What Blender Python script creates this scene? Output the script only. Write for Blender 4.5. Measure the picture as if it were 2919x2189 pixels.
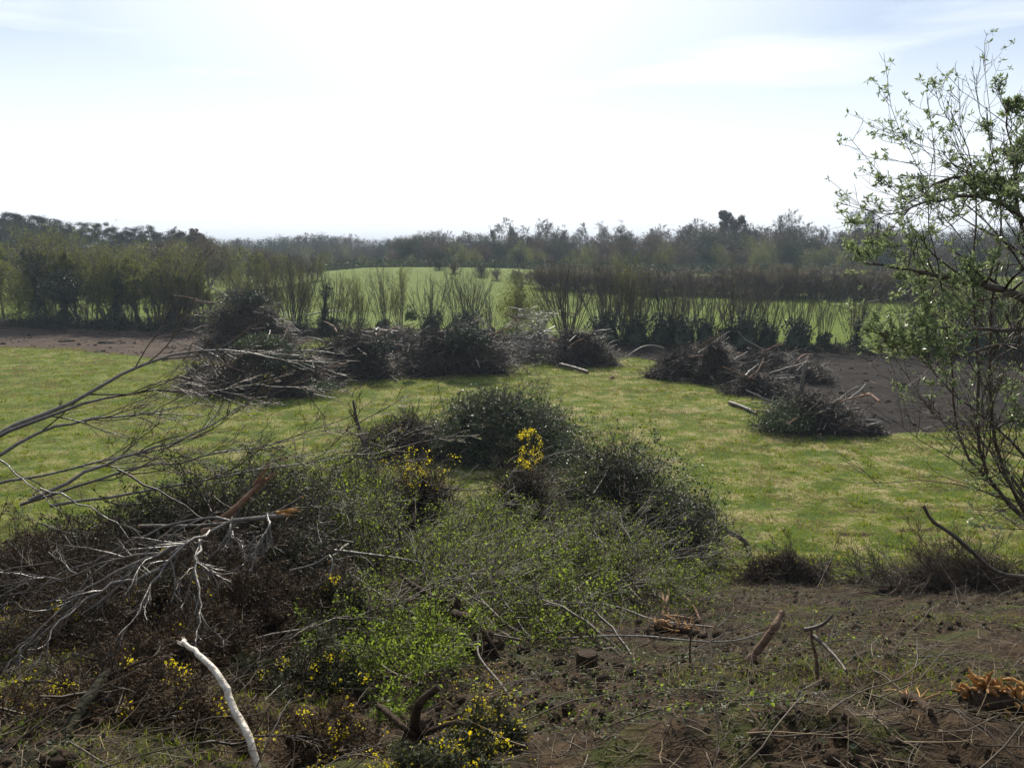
import bpy, math, numpy as np
from mathutils import Vector
PI = math.pi; rad = math.radians
for o in list(bpy.data.objects): bpy.data.objects.remove(o)
S = bpy.context.scene; COL = S.collection

# ------------------------------------------------------------------ camera, sky, sun, exposure
CAMZ, PITCH, F = 9.0, rad(9.4), 804.0
cd = bpy.data.cameras.new('camera'); cam = bpy.data.objects.new('camera', cd); COL.objects.link(cam)
cam.location = (0, 0, CAMZ); cam.rotation_euler = (PI/2 - PITCH, 0, 0)
cd.sensor_width = 36; cd.lens = 36*F/1024; cd.clip_start = .1; cd.clip_end = 6000
S.camera = cam
SUN_EL, SUN_AZ = rad(40), rad(-5)          # azimuth measured from +Y towards +X
w = bpy.data.worlds.new('World'); S.world = w; w.use_nodes = True
nt = w.node_tree; nt.nodes.clear(); N = nt.nodes.new; K = nt.links.new
sky = N('ShaderNodeTexSky'); sky.sky_type = 'NISHITA'; sky.sun_disc = False
sky.sun_elevation = SUN_EL; sky.sun_rotation = SUN_AZ
sky.air_density = 1.0; sky.dust_density = 1.1; sky.ozone_density = 1.8; sky.altitude = 50
bg = N('ShaderNodeBackground'); bg.inputs[1].default_value = .09
out = N('ShaderNodeOutputWorld')
tc = N('ShaderNodeTexCoord'); mp = N('ShaderNodeMapping'); mp.inputs['Rotation'].default_value = (0, rad(-12), 0)
mp.inputs['Scale'].default_value = (1.1, 1.1, 9)
nz = N('ShaderNodeTexNoise'); nz.inputs['Scale'].default_value = 1.6; nz.inputs['Detail'].default_value = 6; nz.inputs['Roughness'].default_value = .5
cr = N('ShaderNodeMapRange'); cr.inputs['From Min'].default_value = .48; cr.inputs['From Max'].default_value = .68
cr.inputs['To Min'].default_value = .1; cr.inputs['To Max'].default_value = .8
mx = N('ShaderNodeMix'); mx.data_type = 'RGBA'; mx.inputs[7].default_value = (11.5, 12, 12.9, 1)
K(tc.outputs['Generated'], mp.inputs[0]); K(mp.outputs[0], nz.inputs['Vector']); K(nz.outputs[0], cr.inputs[0])
sx = N('ShaderNodeSeparateXYZ'); K(tc.outputs['Generated'], sx.inputs[0])       # pale haze of the real horizon and thin cirrus veil round the sun
hr = N('ShaderNodeMapRange'); hr.interpolation_type = 'SMOOTHSTEP'; hr.inputs[1].default_value = .02; hr.inputs[2].default_value = .32; hr.inputs[3].default_value = .85; hr.inputs[4].default_value = 0; K(sx.outputs[2], hr.inputs[0])
dt = N('ShaderNodeVectorMath'); dt.operation = 'DOT_PRODUCT'; K(tc.outputs['Generated'], dt.inputs[0])
dt.inputs[1].default_value = (math.sin(SUN_AZ)*math.cos(SUN_EL), math.cos(SUN_AZ)*math.cos(SUN_EL), math.sin(SUN_EL))
gl = N('ShaderNodeMapRange'); gl.interpolation_type = 'SMOOTHSTEP'; gl.inputs[1].default_value = .74; gl.inputs[2].default_value = .98; gl.inputs[4].default_value = .75; K(dt.outputs['Value'], gl.inputs[0])
m1 = N('ShaderNodeMath'); m1.operation = 'MAXIMUM'; K(hr.outputs[0], m1.inputs[0]); K(cr.outputs[0], m1.inputs[1])
m2 = N('ShaderNodeMath'); m2.operation = 'MAXIMUM'; K(m1.outputs[0], m2.inputs[0]); K(gl.outputs[0], m2.inputs[1])
K(m2.outputs[0], mx.inputs[0]); K(sky.outputs[0], mx.inputs[6]); K(mx.outputs[2], bg.inputs[0]); K(bg.outputs[0], out.inputs[0])
sd = bpy.data.lights.new('sun', 'SUN'); sd.energy = 5.0; sd.angle = rad(.5); sd.color = (1, .93, .82)
sun = bpy.data.objects.new('sun', sd); COL.objects.link(sun)
sdir = Vector((math.sin(SUN_AZ)*math.cos(SUN_EL), math.cos(SUN_AZ)*math.cos(SUN_EL), math.sin(SUN_EL)))
sun.rotation_euler = sdir.to_track_quat('Z', 'Y').to_euler(); sun.location = sdir*300
S.view_settings.view_transform = 'Standard'; S.view_settings.look = 'None'
S.view_settings.exposure = .25; S.view_settings.gamma = 1
S.render.engine = 'CYCLES'; cy = S.cycles
cy.use_denoising = True
cy.max_bounces = 6; cy.diffuse_bounces = 3; cy.glossy_bounces = 2; cy.transmission_bounces = 3; cy.volume_bounces = 0
cy.caustics_reflective = False; cy.caustics_refractive = False; cy.sample_clamp_indirect = 4

# ------------------------------------------------------------------ numbers
def RG(s): return np.random.default_rng(s)
def nrm(v): return v/np.maximum(np.linalg.norm(v, axis=-1, keepdims=True), 1e-9)
_P = RG(5).random((256, 256))
def vn(x, y):
    xi = np.floor(x).astype(int); yi = np.floor(y).astype(int); fx = x-xi; fy = y-yi
    fx = fx*fx*(3-2*fx); fy = fy*fy*(3-2*fy); a = xi & 255; b = (xi+1) & 255; c = yi & 255; d = (yi+1) & 255
    return (_P[a, c]*(1-fx)+_P[b, c]*fx)*(1-fy)+(_P[a, d]*(1-fx)+_P[b, d]*fx)*fy
def fbm(x, y, o=4, g=.5):
    s = 0; a = 1; t = 0
    for i in range(o):
        s = s+a*(vn(x+17.3*i, y+9.1*i)-.5); t += a; a *= g; x = x*2.03; y = y*2.03
    return s/t*2
def hedge_y(x): return 99-(x+63)*.28
def gs(x, y, cx, cy_, sx, sy): return np.exp(-((x-cx)/sx)**2-((y-cy_)/sy)**2)
def H(x, y, fine=True):
    x = np.asarray(x, float); y = np.asarray(y, float)
    yw = y+.7*fbm(x*.15+3, y*.1)
    z = np.interp(yw, [-60, 0, 3.7, 10, 17, 20, 23, 27, 4000], [9, 7.6, 6.35, 4.1, 1.6, .62, .12, 0, 0])
    z = z+1.3*gs(x, y, -7, 14, 4.5, 4.5)+.5*gs(x, y, -3, 9, 3, 3)+.2*gs(x, y, 1.9, 4.0, 1.8, .3)+.12*gs(x, y, 3.2, 6.1, 1.5, .35)
    s = np.maximum(y-hedge_y(x), 0)
    z = z+np.interp(s, [0, 10, 50, 110, 200, 320, 600, 900, 1500, 4000], [0, .1, 1.3, 3.7, 1.5, -.5, 0, 4, 6, 4])
    z = z+1.3*gs(x, y, -25, 175, 45, 35)+4*gs(x, y, -135, 240, 70, 60)+.7*gs(x, y, -20, 128, 25, 22)
    z = z-2.6*np.clip((-x-36)/32, 0, 1)*np.clip((s-25)/50, 0, 1)+.9*gs(x, y, -18, 172, 30, 25)
    if fine:
        nr = np.clip(1-(y-18)/6, 0, 1)*np.clip((y+5)/4, 0, 1)
        fd = np.clip(1-(y-24)/25, 0, 1)*np.clip(1-(np.abs(x)-12)/14, 0, 1); z = z+nr*(.16*fbm(x*.9, y*.9, 4)+.14*np.minimum(fbm(x*2.6+5, y*3.2, 5, .6), .12)*np.clip((15-y)/6, .5, 1)+.06*fbm(x*7, y*7, 4, .65))+(1-nr)*np.clip(1.6-y/80, 0, 1)*(.12*fbm(x*.35, y*.35, 3)+.05*fd*fbm(x*2.2, y*2.2, 2))
    return z
def RAY(px, py):
    v = (383.5-py)/F; return np.array([(px-512)/F, math.cos(PITCH)+v*math.sin(PITCH), -math.sin(PITCH)+v*math.cos(PITCH)])
def PX(px, py, Y):
    d = RAY(px, py); return np.array([0, 0, CAMZ])+d*Y/d[1]
def G(px, py):
    d = RAY(px, py); d = d/d[1]; t = np.concatenate([np.arange(2, 40, .05), np.arange(40, 900, .25)])
    z = CAMZ+d[2]*t-H(d[0]*t, t); i = np.argmax(z < 0)
    return np.array([d[0]*t[i], t[i], float(H(d[0]*t[i], t[i]))])
def GX(px, Y):                              # ground point at depth Y in the direction px
    d = RAY(px, 330); x = d[0]/d[1]*Y; return np.array([x, Y, float(H(x, Y))])
def HX(px, off=0):                          # ground point on the hedge line
    Y = 85.
    for _ in range(8): Y = float(hedge_y(GX(px, Y)[0]))+off
    return GX(px, Y)

# ------------------------------------------------------------------ meshes and objects
class Geo:
    def __init__(s): s.v = []; s.f = []; s.n = 0; s.sm = []
    def add(s, v, f, smooth=True):
        v = np.asarray(v, float).reshape(-1, 3); f = np.asarray(f, int)
        s.v.append(v); s.f.append(f+s.n); s.sm.append(np.full(len(f), smooth)); s.n += len(v); return s
    def tubes(s, C, R, sides=3, caps=False):
        n, P, _ = C.shape
        T = nrm(np.gradient(C, axis=1)); m = nrm(T.mean(1)); ref = np.where(np.abs(m[:, 2:3]) < .8, [[0, 0, 1.]], [[1., 0, 0]])
        u = nrm(np.cross(T, ref[:, None, :])); v = np.cross(T, u)
        a = np.arange(sides)*2*PI/sides
        V = C[:, :, None]+R[:, :, None, None]*(u[:, :, None]*np.cos(a)[:, None]+v[:, :, None]*np.sin(a)[:, None])
        idx = np.arange(n*P*sides).reshape(n, P, sides); A = idx[:, :-1]; B = idx[:, 1:]
        f = np.stack([A, np.roll(A, -1, 2), np.roll(B, -1, 2), B], -1).reshape(-1, 4)
        s.add(V, f)
        if caps:
            for e, rev in ((0, True), (-1, False)):
                c = V[:, e]; ce = c.mean(1, keepdims=True); vv = np.concatenate([c, ce], 1); k = sides+1
                q = np.array([[j, (j+1) % sides, sides] for j in range(sides)])
                if rev: q = q[:, ::-1]
                s.add(vv, (np.arange(n)[:, None, None]*k+q).reshape(-1, 3), False)
        return s
    def mesh(s, name):
        V = np.concatenate(s.v); me = bpy.data.meshes.new(name)
        L = np.concatenate([f.ravel() for f in s.f]); sz = np.concatenate([np.full(len(f), f.shape[1]) for f in s.f])
        me.vertices.add(len(V)); me.vertices.foreach_set('co', V.astype(np.float32).ravel())
        me.loops.add(len(L)); me.loops.foreach_set('vertex_index', L.astype(np.int32))
        me.polygons.add(len(sz)); me.polygons.foreach_set('loop_start', (np.cumsum(sz)-sz).astype(np.int32))
        me.polygons.foreach_set('use_smooth', np.concatenate(s.sm)); me.update(calc_edges=True); return me
def tag(o, label=None, cat=None, group=None, kind=None):
    for k, v in (('label', label), ('category', cat), ('group', group), ('kind', kind)):
        if v: o[k] = v
    return o
def empty(name, loc, label=None, cat=None, group=None):
    o = bpy.data.objects.new(name, None); COL.objects.link(o); o.location = [float(a) for a in loc]; o.empty_display_size = .2
    return tag(o, label, cat, group)
def obj(name, g, m, par=None):
    me = g.mesh(name); me.materials.append(m); o = bpy.data.objects.new(name, me); COL.objects.link(o)
    if par is not None: o.parent = par
    return o
def part(name, g, m, par):                  # geometry given in world space, stored relative to its thing
    g.v = [v-np.array(par.location) for v in g.v]; return obj(name, g, m, par)
def copy_tree(root, loc, rz=0, sc=1, label=None, group=None, sz=None):
    r = root.copy(); COL.objects.link(r); r.location = [float(a) for a in loc]; r.rotation_euler = (0, 0, rz); r.scale = (sc, sc, sz or sc)
    if label: r['label'] = label
    if group: r['group'] = group
    for ch in list(root.children):
        c = ch.copy(); COL.objects.link(c); c.parent = r
        for g_ in ch.children:
            d = g_.copy(); COL.objects.link(d); d.parent = c
    return r

# ------------------------------------------------------------------ growth
def spline(pts, P=12):
    p = np.asarray(pts, float); t = np.concatenate([[0], np.cumsum(np.linalg.norm(np.diff(p[:, :3], axis=0), axis=1))]); t /= t[-1]
    q = np.linspace(0, 1, P); m = np.gradient(p, t, axis=0); i = np.clip(np.searchsorted(t, q, 'right')-1, 0, len(t)-2)
    h = (t[i+1]-t[i])[:, None]; s = ((q-t[i])[:, None])/h
    return (2*s**3-3*s**2+1)*p[i]+(s**3-2*s**2+s)*h*m[i]+(-2*s**3+3*s**2)*p[i+1]+(s**3-s**2)*h*m[i+1]
def run(r, p, d, L, R0, R1, P=5, wig=.15, up=0., bend=None):
    n = len(p); C = np.zeros((n, P, 3)); C[:, 0] = p; st = (L/(P-1))[:, None]; d = nrm(d)
    for k in range(1, P):
        d = d+r.normal(0, wig, (n, 3)); d[:, 2] += up/P
        if bend is not None: d = d+bend/P
        d = nrm(d); C[:, k] = C[:, k-1]+d*st
    q = np.linspace(0, 1, P)[None]; return C, R0[:, None]*(1-q)+R1[:, None]*q
def on(C, R, idx, t):
    P = C.shape[1]; u = t*(P-1); i = np.minimum(u.astype(int), P-2); f = (u-i)[:, None]
    return C[idx, i]*(1-f)+C[idx, i+1]*f, nrm(C[idx, i+1]-C[idx, i]), R[idx, i]*(1-f[:, 0])+R[idx, i+1]*f[:, 0]
def kids(r, C, R, n, L=(.4, .6), ang=(25, 60), t=(.25, 1), P=5, wig=.15, up=0., rr=.55, rmin=.002, fall=.45, end=.35, ab=None):
    idx = np.repeat(np.arange(len(C)), n); m = len(idx); tt = r.uniform(t[0], t[1], m)
    p, T, R0 = on(C, R, idx, tt); q = nrm(np.cross(T, r.normal(size=(m, 3)))); a = np.radians(r.uniform(ang[0], ang[1], m))[:, None]
    d = T*np.cos(a)+q*np.sin(a); LL = np.linalg.norm(np.diff(C, axis=1), axis=2).sum(1)[idx] if ab is None else np.full(m, ab)
    LL = LL*r.uniform(L[0], L[1], m)*(1-fall*(tt-t[0])/(t[1]-t[0]+1e-6)); r0 = np.maximum(R0*rr, rmin)
    return run(r, p, d, LL, r0, np.maximum(r0*end, rmin*.6), P, wig, up)
def leaves(r, C, n, size, t=(.2, 1), off=.03, wd=.5, upb=.3):
    idx = np.repeat(np.arange(len(C)), n); m = len(idx)
    p, T, _ = on(C, np.zeros(C.shape[:2]), idx, r.uniform(t[0], t[1], m)); p = p+r.normal(0, off, (m, 3)); return leafat(r, p, size, wd, upb)
def leafat(r, p, size, wd=.5, upb=.3):
    m = len(p); a = nrm(r.normal(size=(m, 3))); nn = nrm(r.normal(size=(m, 3))+[0, 0, upb*2]); b = nrm(np.cross(a, nn)); a = nrm(np.cross(nn, b))
    s = (size*r.uniform(.4, 1.0, m)**1.0*(1+.9*(r.random(m) < .2)))[:, None]; fold = nn*s*.12
    V = np.stack([p-a*s*.5, p+b*s*wd*.5+fold, p+a*s*.5, p-b*s*wd*.5+fold], 1)
    return V, np.arange(m*4).reshape(m, 4)
def lgeo(*ls):
    g = Geo()
    for V, f in ls: g.add(V, f, False)
    return g
def lump(r, c, rx, ry, rz, n=20, k=.25, fr=1.3):
    """closed lumpy mound mesh, flat-ish underside"""
    u = np.linspace(0, 2*PI, n*2, endpoint=False); v = np.linspace(-.25, 1, n)*PI/2; U, Vv = np.meshgrid(u, v)
    d = np.stack([np.cos(U)*np.cos(Vv), np.sin(U)*np.cos(Vv), np.sin(Vv)], -1); o = r.uniform(0, 50)
    s = 1+k*fbm(d[..., 0]*fr*2+o, d[..., 1]*fr*2+d[..., 2]*3+o, 3)+k*.5*fbm(d[..., 0]*9+o, d[..., 1]*9+d[..., 2]*9, 2)
    X = np.asarray(c)+d*s[..., None]*np.array([rx, ry, rz]); i = np.arange(n*2*n).reshape(n, 2*n)
    return X, np.stack([i[:-1], np.roll(i[:-1], -1, 1), np.roll(i[1:], -1, 1), i[1:]], -1).reshape(-1, 4)

# ------------------------------------------------------------------ materials
def mat(name, A, B, rough=.6, spec=.4, trans=0., tcol=None, ns=0., bump=0., C3=None):
    m = bpy.data.materials.new(name); m.use_nodes = True; t = m.node_tree; n = t.nodes; l = t.links; n.clear()
    o = n.new('ShaderNodeOutputMaterial'); b = n.new('ShaderNodeBsdfPrincipled')
    b.inputs['Roughness'].default_value = rough; b.inputs['Specular IOR Level'].default_value = spec
    g = n.new('ShaderNodeNewGeometry'); rp = n.new('ShaderNodeValToRGB'); e = rp.color_ramp.elements
    e[0].color = (*A, 1); e[1].color = (*B, 1)
    if C3: x = e.new(.82); x.color = (*B, 1); e[2].color = (*C3, 1)
    col = rp.outputs[0]; fac = g.outputs['Random Per Island']
    if ns:
        tc = n.new('ShaderNodeTexCoord'); z = n.new('ShaderNodeTexNoise'); z.inputs['Scale'].default_value = ns; z.inputs['Detail'].default_value = 5
        l.new(tc.outputs['Object'], z.inputs['Vector']); a = n.new('ShaderNodeMath'); a.operation = 'MULTIPLY_ADD'
        l.new(z.outputs[0], a.inputs[0]); a.inputs[1].default_value = 1.6; s2 = n.new('ShaderNodeMath'); s2.operation = 'MULTIPLY_ADD'
        l.new(fac, s2.inputs[0]); s2.inputs[1].default_value = .5; s2.inputs[2].default_value = -.55; l.new(s2.outputs[0], a.inputs[2]); fac = a.outputs[0]
        if bump:
            bm = n.new('ShaderNodeBump'); bm.inputs['Strength'].default_value = bump; bm.inputs['Distance'].default_value = .5/ns
            l.new(z.outputs[0], bm.inputs['Height']); l.new(bm.outputs[0], b.inputs['Normal'])
    l.new(fac, rp.inputs[0]); l.new(col, b.inputs['Base Color'])
    if trans:
        tr = n.new('ShaderNodeBsdfTranslucent'); ms = n.new('ShaderNodeMixShader'); ms.inputs[0].default_value = trans
        hs = n.new('ShaderNodeHueSaturation'); hs.inputs['Value'].default_value = 1.5; hs.inputs['Hue'].default_value = .485; l.new(col, hs.inputs['Color'])
        l.new(hs.outputs[0], tr.inputs[0]); l.new(b.outputs[0], ms.inputs[1]); l.new(tr.outputs[0], ms.inputs[2]); l.new(ms.outputs[0], o.inputs[0])
    else: l.new(b.outputs[0], o.inputs[0])
    return m
M = dict(
 bark=mat('bark', (.022, .016, .011), (.12, .092, .065), .55, .4, ns=14, bump=.6),
 twig=mat('twig_bark', (.022, .015, .009), (.11, .08, .05), .5, .3),
 deadtwig=mat('dead_twig_bark', (.014, .009, .005), (.075, .048, .025), .55, .22),
 grey=mat('grey_bark', (.06, .05, .04), (.22, .19, .155), .4, .5, ns=20, bump=.5),
 pale=mat('stripped_pale_wood', (.30, .22, .14), (.85, .78, .64), .4, .5, ns=24, bump=1),
 wood=mat('torn_fresh_wood', (.20, .075, .018), (.58, .32, .09), .6, .3, ns=18, bump=.6),
 redwood=mat('reddish_torn_wood', (.10, .05, .03), (.30, .165, .095), .7, .3, ns=12, bump=.6),
 peel=mat('peeling_reddish_bark', (.025, .016, .011), (.26, .16, .10), .7, .2, ns=11, bump=1),
 root=mat('soil_caked_root', (.016, .011, .007), (.065, .042, .025), .85, .15, ns=12, bump=1),
 packed=mat('dark_filler', (.012, .009, .006), (.05, .036, .024), .95, .05, ns=5, bump=1),  # dark brown for the added light-blocking pile cores, and for the hedge bank
 fresh=mat('fresh_green_leaf', (.06, .11, .012), (.24, .34, .035), .45, .35, .6),
 ivy=mat('ivy_leaf', (.006, .015, .005), (.028, .048, .012), .5, .5, .12),
 ever=mat('evergreen_leaf', (.022, .042, .012), (.07, .105, .026), .44, .4, .2),
 spring=mat('spring_leaf_haze', (.075, .09, .018), (.15, .17, .035), .6, .2, .5),
 hedgebrown=mat('hedge_bud_haze', (.085, .07, .035), (.17, .145, .065), .7, .1, .5),
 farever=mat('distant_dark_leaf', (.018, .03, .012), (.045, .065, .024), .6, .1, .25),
 budbrown=mat('brown_bud_haze', (.045, .036, .02), (.10, .08, .042), .7, .1, .35),
 pine=mat('pine_needles', (.012, .022, .012), (.028, .042, .02), .6, .2, .1),
 fartwig=mat('far_twig', (.05, .04, .028), (.13, .105, .07), .6, .3),
 gorse=mat('gorse_spines', (.018, .026, .008), (.055, .06, .018), .6, .3, .15),
 deadgorse=mat('dead_gorse_spines', (.024, .014, .006), (.10, .058, .024), .7, .2, .1),
 flower=mat('gorse_flower', (.60, .50, .01), (.85, .76, .02), .6, .2, .35),
 willow=mat('willow_leaf', (.095, .14, .05), (.22, .28, .13), .32, .45, .5),
 moss=mat('mossy_bark', (.006, .006, .003), (.026, .024, .009), .85, .15, ns=9, bump=1),
 post=mat('weathered_post', (.06, .05, .04), (.13, .11, .09), .8, .2, ns=20, bump=.4),
 metal=mat('galvanised_metal', (.14, .14, .14), (.22, .22, .22), .45, .5, ns=8),
 blade=mat('grass_blade', (.08, .125, .006), (.17, .22, .016), .5, .3, .5, C3=(.30, .24, .11)),
 straw=mat('dry_straw', (.16, .125, .06), (.34, .27, .15), .6, .3, .3),
 chip=mat('wood_chip', (.05, .034, .02), (.20, .15, .09), .6, .3, C3=(.45, .33, .18)),
 bramble=mat('bramble_leaf', (.016, .026, .01), (.055, .065, .022), .5, .22, .2),
)

# ------------------------------------------------------------------ the ground: one sheet to the horizon
def inpoly(x, y, poly):
    ins = np.zeros(x.shape, bool); n = len(poly)
    for i in range(n):
        x1, y1 = poly[i]; x2, y2 = poly[(i+1) % n]
        c = ((y1 > y) != (y2 > y)) & (x < (x2-x1)*(y-y1)/((y2-y1) or 1e-9)+x1); ins ^= c
    return ins
def dpoly(x, y, poly):
    d = np.full(x.shape, 1e9); n = len(poly)
    for i in range(n):
        a = np.array(poly[i]); b = np.array(poly[(i+1) % n]); ab = b-a
        t = np.clip(((x-a[0])*ab[0]+(y-a[1])*ab[1])/(ab@ab+1e-9), 0, 1); d = np.minimum(d, np.hypot(x-a[0]-t*ab[0], y-a[1]-t*ab[1]))
    return np.where(inpoly(x, y, poly), d, -d)
TL = [(-95, 80), (-42, 75), (-29, 66), (-22, 68), (-19, 90), (-95, 108)]
q = lambda px, py: tuple(G(px, py)[:2])
TR = [q(560, 356), q(640, 358), q(700, 372), q(765, 402), q(800, 425), q(850, 437), q(930, 432), q(1030, 428), (60, 44), (60, 64), (20, 75), (0, 82), (-10, 82)]
def clearing_edge(x): return 19.2+1.2*fbm(x*.3+7, x*0+2, 3)+.05*x-1.6*gs(x, 0, 4, 0, 3, 1)
def steps(a, b, s0, gr):
    o = [a]; s = s0
    while o[-1] < b: o.append(o[-1]+s); s = s*gr
    return np.array(o)
yy = np.concatenate([-steps(0, 30, .4, 1.15)[::-1][:-1], np.arange(0, 3, .2), np.arange(3, 22, .07), steps(22, 90, .09, 1.006), steps(90.5, 3500, .6, 1.03)])
xp = np.concatenate([np.arange(0, 10, .08), steps(10, 1800, .1, 1.032)]); xx = np.concatenate([-xp[::-1][:-1], xp])
X, Y = np.meshgrid(xx, yy); Z = H(X, Y)
nr = np.clip((clearing_edge(X)-Y)/1.2+.5, 0, 1)
g = Geo(); i = np.arange(X.size).reshape(X.shape)
g.add(np.stack([X, Y, Z], -1), np.stack([i[:-1, :-1], i[:-1, 1:], i[1:, 1:], i[1:, :-1]], -1).reshape(-1, 4))
def ground_mat():
    m = bpy.data.materials.new('ground'); m.use_nodes = True; t = m.node_tree; n = t.nodes; l = t.links; n.clear()
    o = n.new('ShaderNodeOutputMaterial'); b = n.new('ShaderNodeBsdfPrincipled'); b.inputs['Roughness'].default_value = .9; b.inputs['Specular IOR Level'].default_value = .12
    tc = n.new('ShaderNodeTexCoord')
    def noise(s, d=5, r=.55, st=None):
        z = n.new('ShaderNodeTexNoise'); z.inputs['Scale'].default_value = s; z.inputs['Detail'].default_value = d; z.inputs['Roughness'].default_value = r
        if st:
            mp = n.new('ShaderNodeMapping'); mp.inputs['Scale'].default_value = st; l.new(tc.outputs['Object'], mp.inputs[0]); l.new(mp.outputs[0], z.inputs['Vector'])
        else: l.new(tc.outputs['Object'], z.inputs['Vector'])
        return z.outputs[0]
    def rng(v, a, b_, lo=0, hi=1):
        r = n.new('ShaderNodeMapRange'); r.interpolation_type = 'SMOOTHSTEP'; l.new(v, r.inputs[0])
        for k, x in zip((1, 2, 3, 4), (a, b_, lo, hi)): r.inputs[k].default_value = x
        return r.outputs[0]
    def mixc(f, a, c):
        x = n.new('ShaderNodeMix'); x.data_type = 'RGBA'; l.new(f, x.inputs[0])
        for k, s in ((6, a), (7, c)):
            if isinstance(s, tuple): x.inputs[k].default_value = (*s, 1)
            else: l.new(s, x.inputs[k])
        return x.outputs[2]
    def math_(op, a, c):
        x = n.new('ShaderNodeMath'); x.operation = op
        for k, s in ((0, a), (1, c)):
            if isinstance(s, (int, float)): x.inputs[k].default_value = s
            else: l.new(s, x.inputs[k])
        return x.outputs[0]
    def attr(nm): a = n.new('ShaderNodeAttribute'); a.attribute_name = nm; return a.outputs['Fac']
    big = noise(.12, 3); mid = noise(.7, 6, .62); fine = noise(6, 6, .65); vf = noise(28, 4, .6)
    grass = mixc(rng(mid, .35, .62), (.064, .102, .008), (.128, .170, .014))
    grass = mixc(rng(fine, .42, .7, 0, .55), grass, (.03, .045, .010))
    dry = math_('MULTIPLY', rng(math_('ADD', mid, math_('MULTIPLY', fine, .6)), .74, .95), attr('dry'))
    grass = mixc(dry, grass, mixc(fine, (.20, .165, .065), (.38, .32, .16)))
    far = mixc(rng(mid, .3, .7), (.085, .130, .006), (.125, .165, .010))
    grass = mixc(attr('far'), grass, far)
    soil = mixc(rng(fine, .35, .65), (.018, .0118, .0065), (.075, .049, .027))
    soil = mixc(rng(noise(1.6, 5, .6), .48, .64, 0, .75), soil, mixc(fine, (.024, .034, .007), (.07, .085, .016)))
    furrow = noise(1.0, 6, .65, (.25, 2.2, 1))
    till = mixc(rng(furrow, .35, .65), (.035, .023, .016), (.11, .075, .052))
    tilld = mixc(rng(furrow, .38, .68), (.007, .005, .0035), (.036, .026, .018))
    edge = math_('MULTIPLY', math_('SUBTRACT', mid, .5), 1.1)
    def msk(a): return rng(math_('ADD', attr(a), edge), .42, .62)
    c = mixc(msk('till'), grass, till); c = mixc(msk('tilld'), c, tilld); c = mixc(msk('soil'), c, soil)
    l.new(c, b.inputs['Base Color'])
    hgt = math_('ADD', math_('MULTIPLY', fine, 1), math_('MULTIPLY', vf, .35)); bp = n.new('ShaderNodeBump'); bp.inputs['Strength'].default_value = .9; bp.inputs['Distance'].default_value = .12
    l.new(hgt, bp.inputs['Height']); l.new(bp.outputs[0], b.inputs['Normal']); l.new(b.outputs[0], o.inputs[0]); return m
GR = obj('ground', g, ground_mat()); tag(GR, kind='structure')
x, y = X.ravel(), Y.ravel()
def put(nm, v): a = GR.data.attributes.new(nm, 'FLOAT', 'POINT'); a.data.foreach_set('value', v.astype(np.float32))
def dline(pl):
    d = np.full(x.shape, 1e9)
    for a_, b_ in zip(pl[:-1], pl[1:]):
        a_ = np.array(a_); ab = np.array(b_)-a_; t = np.clip(((x-a_[0])*ab[0]+(y-a_[1])*ab[1])/(ab@ab), 0, 1); d = np.minimum(d, np.hypot(x-a_[0]-t*ab[0], y-a_[1]-t*ab[1]))
    return d
rut = np.minimum(dline([q(735, 508), q(880, 512), q(1030, 503)]), dline([q(760, 530), q(880, 534), q(1030, 524)]))
put('soil', np.maximum(nr.ravel(), .5*np.exp(-(rut/.4)**2))); wob = 1.2*fbm(x*.12, y*.12, 3)
put('till', np.clip((dpoly(x, y, TL)+wob)/3+.5, 0, 1)); put('tilld', np.clip((dpoly(x, y, TR)+wob)/3+.5, 0, 1))
put('far', np.clip((y-hedge_y(x))/6, 0, 1))
put('dry', np.clip(.7+.5*gs(x, y, 12, 40, 18, 26)-.4*gs(x, y, -25, 55, 18, 20)+.3*fbm(x*.05, y*.05), 0, 1))

# ------------------------------------------------------------------ tree kinds for woods and hedges
def crown_tree(seed, h, wdt, leafm=None, nl=0, ls=.2, twm='fartwig', shape='round', tr=.22, name='tree', tw=.02, n=(10, 7, 6, 5), t0=.25, barkm='bark'):
    r = RG(seed); root = empty(name, (0, 0, 0))
    C0, R0 = run(r, np.zeros((1, 3)), np.array([[0, 0, 1.]]), np.array([h*.8]), np.array([tr]), np.array([tr*.25]), 9, .05, .3)
    C0[:, 0, 2] -= .3
    if shape == 'fan':
        C1, R1 = kids(r, C0, R0, n[0], (.8, 1.0), (12, 40), (.02, .25), 7, .05, .25, .5, fall=.2)
    else:
        C1, R1 = kids(r, C0, R0, n[0], (wdt/h*.62, wdt/h*.82), (35, 75), (t0, 1), 6, .10, .55, .5, fall=.45)
    C2, R2 = kids(r, C1, R1, n[1], (.35, .6), (25, 60), (.25, 1), 5, .13, .25, .5, .02)
    C3, R3 = kids(r, C2, R2, n[2], (.4, .7), (20, 60), (.2, 1), 4, .15, .15, .5, tw)
    C4, R4 = kids(r, C3, R3, n[3], (.4, .8), (20, 60), (.2, 1), 3, .15, .1, .6, tw*.8)
    obj('trunk', Geo().tubes(C0, R0, 7).tubes(C1, R1, 4), M[barkm], root)
    obj('branches', Geo().tubes(C2, R2, 3).tubes(C3, R3, 3).tubes(C4, R4, 3), M[twm], root)
    if nl: obj('crown', lgeo(leaves(r, C4, nl, ls, off=.15, wd=.7)), M[leafm], root)
    return root
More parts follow.
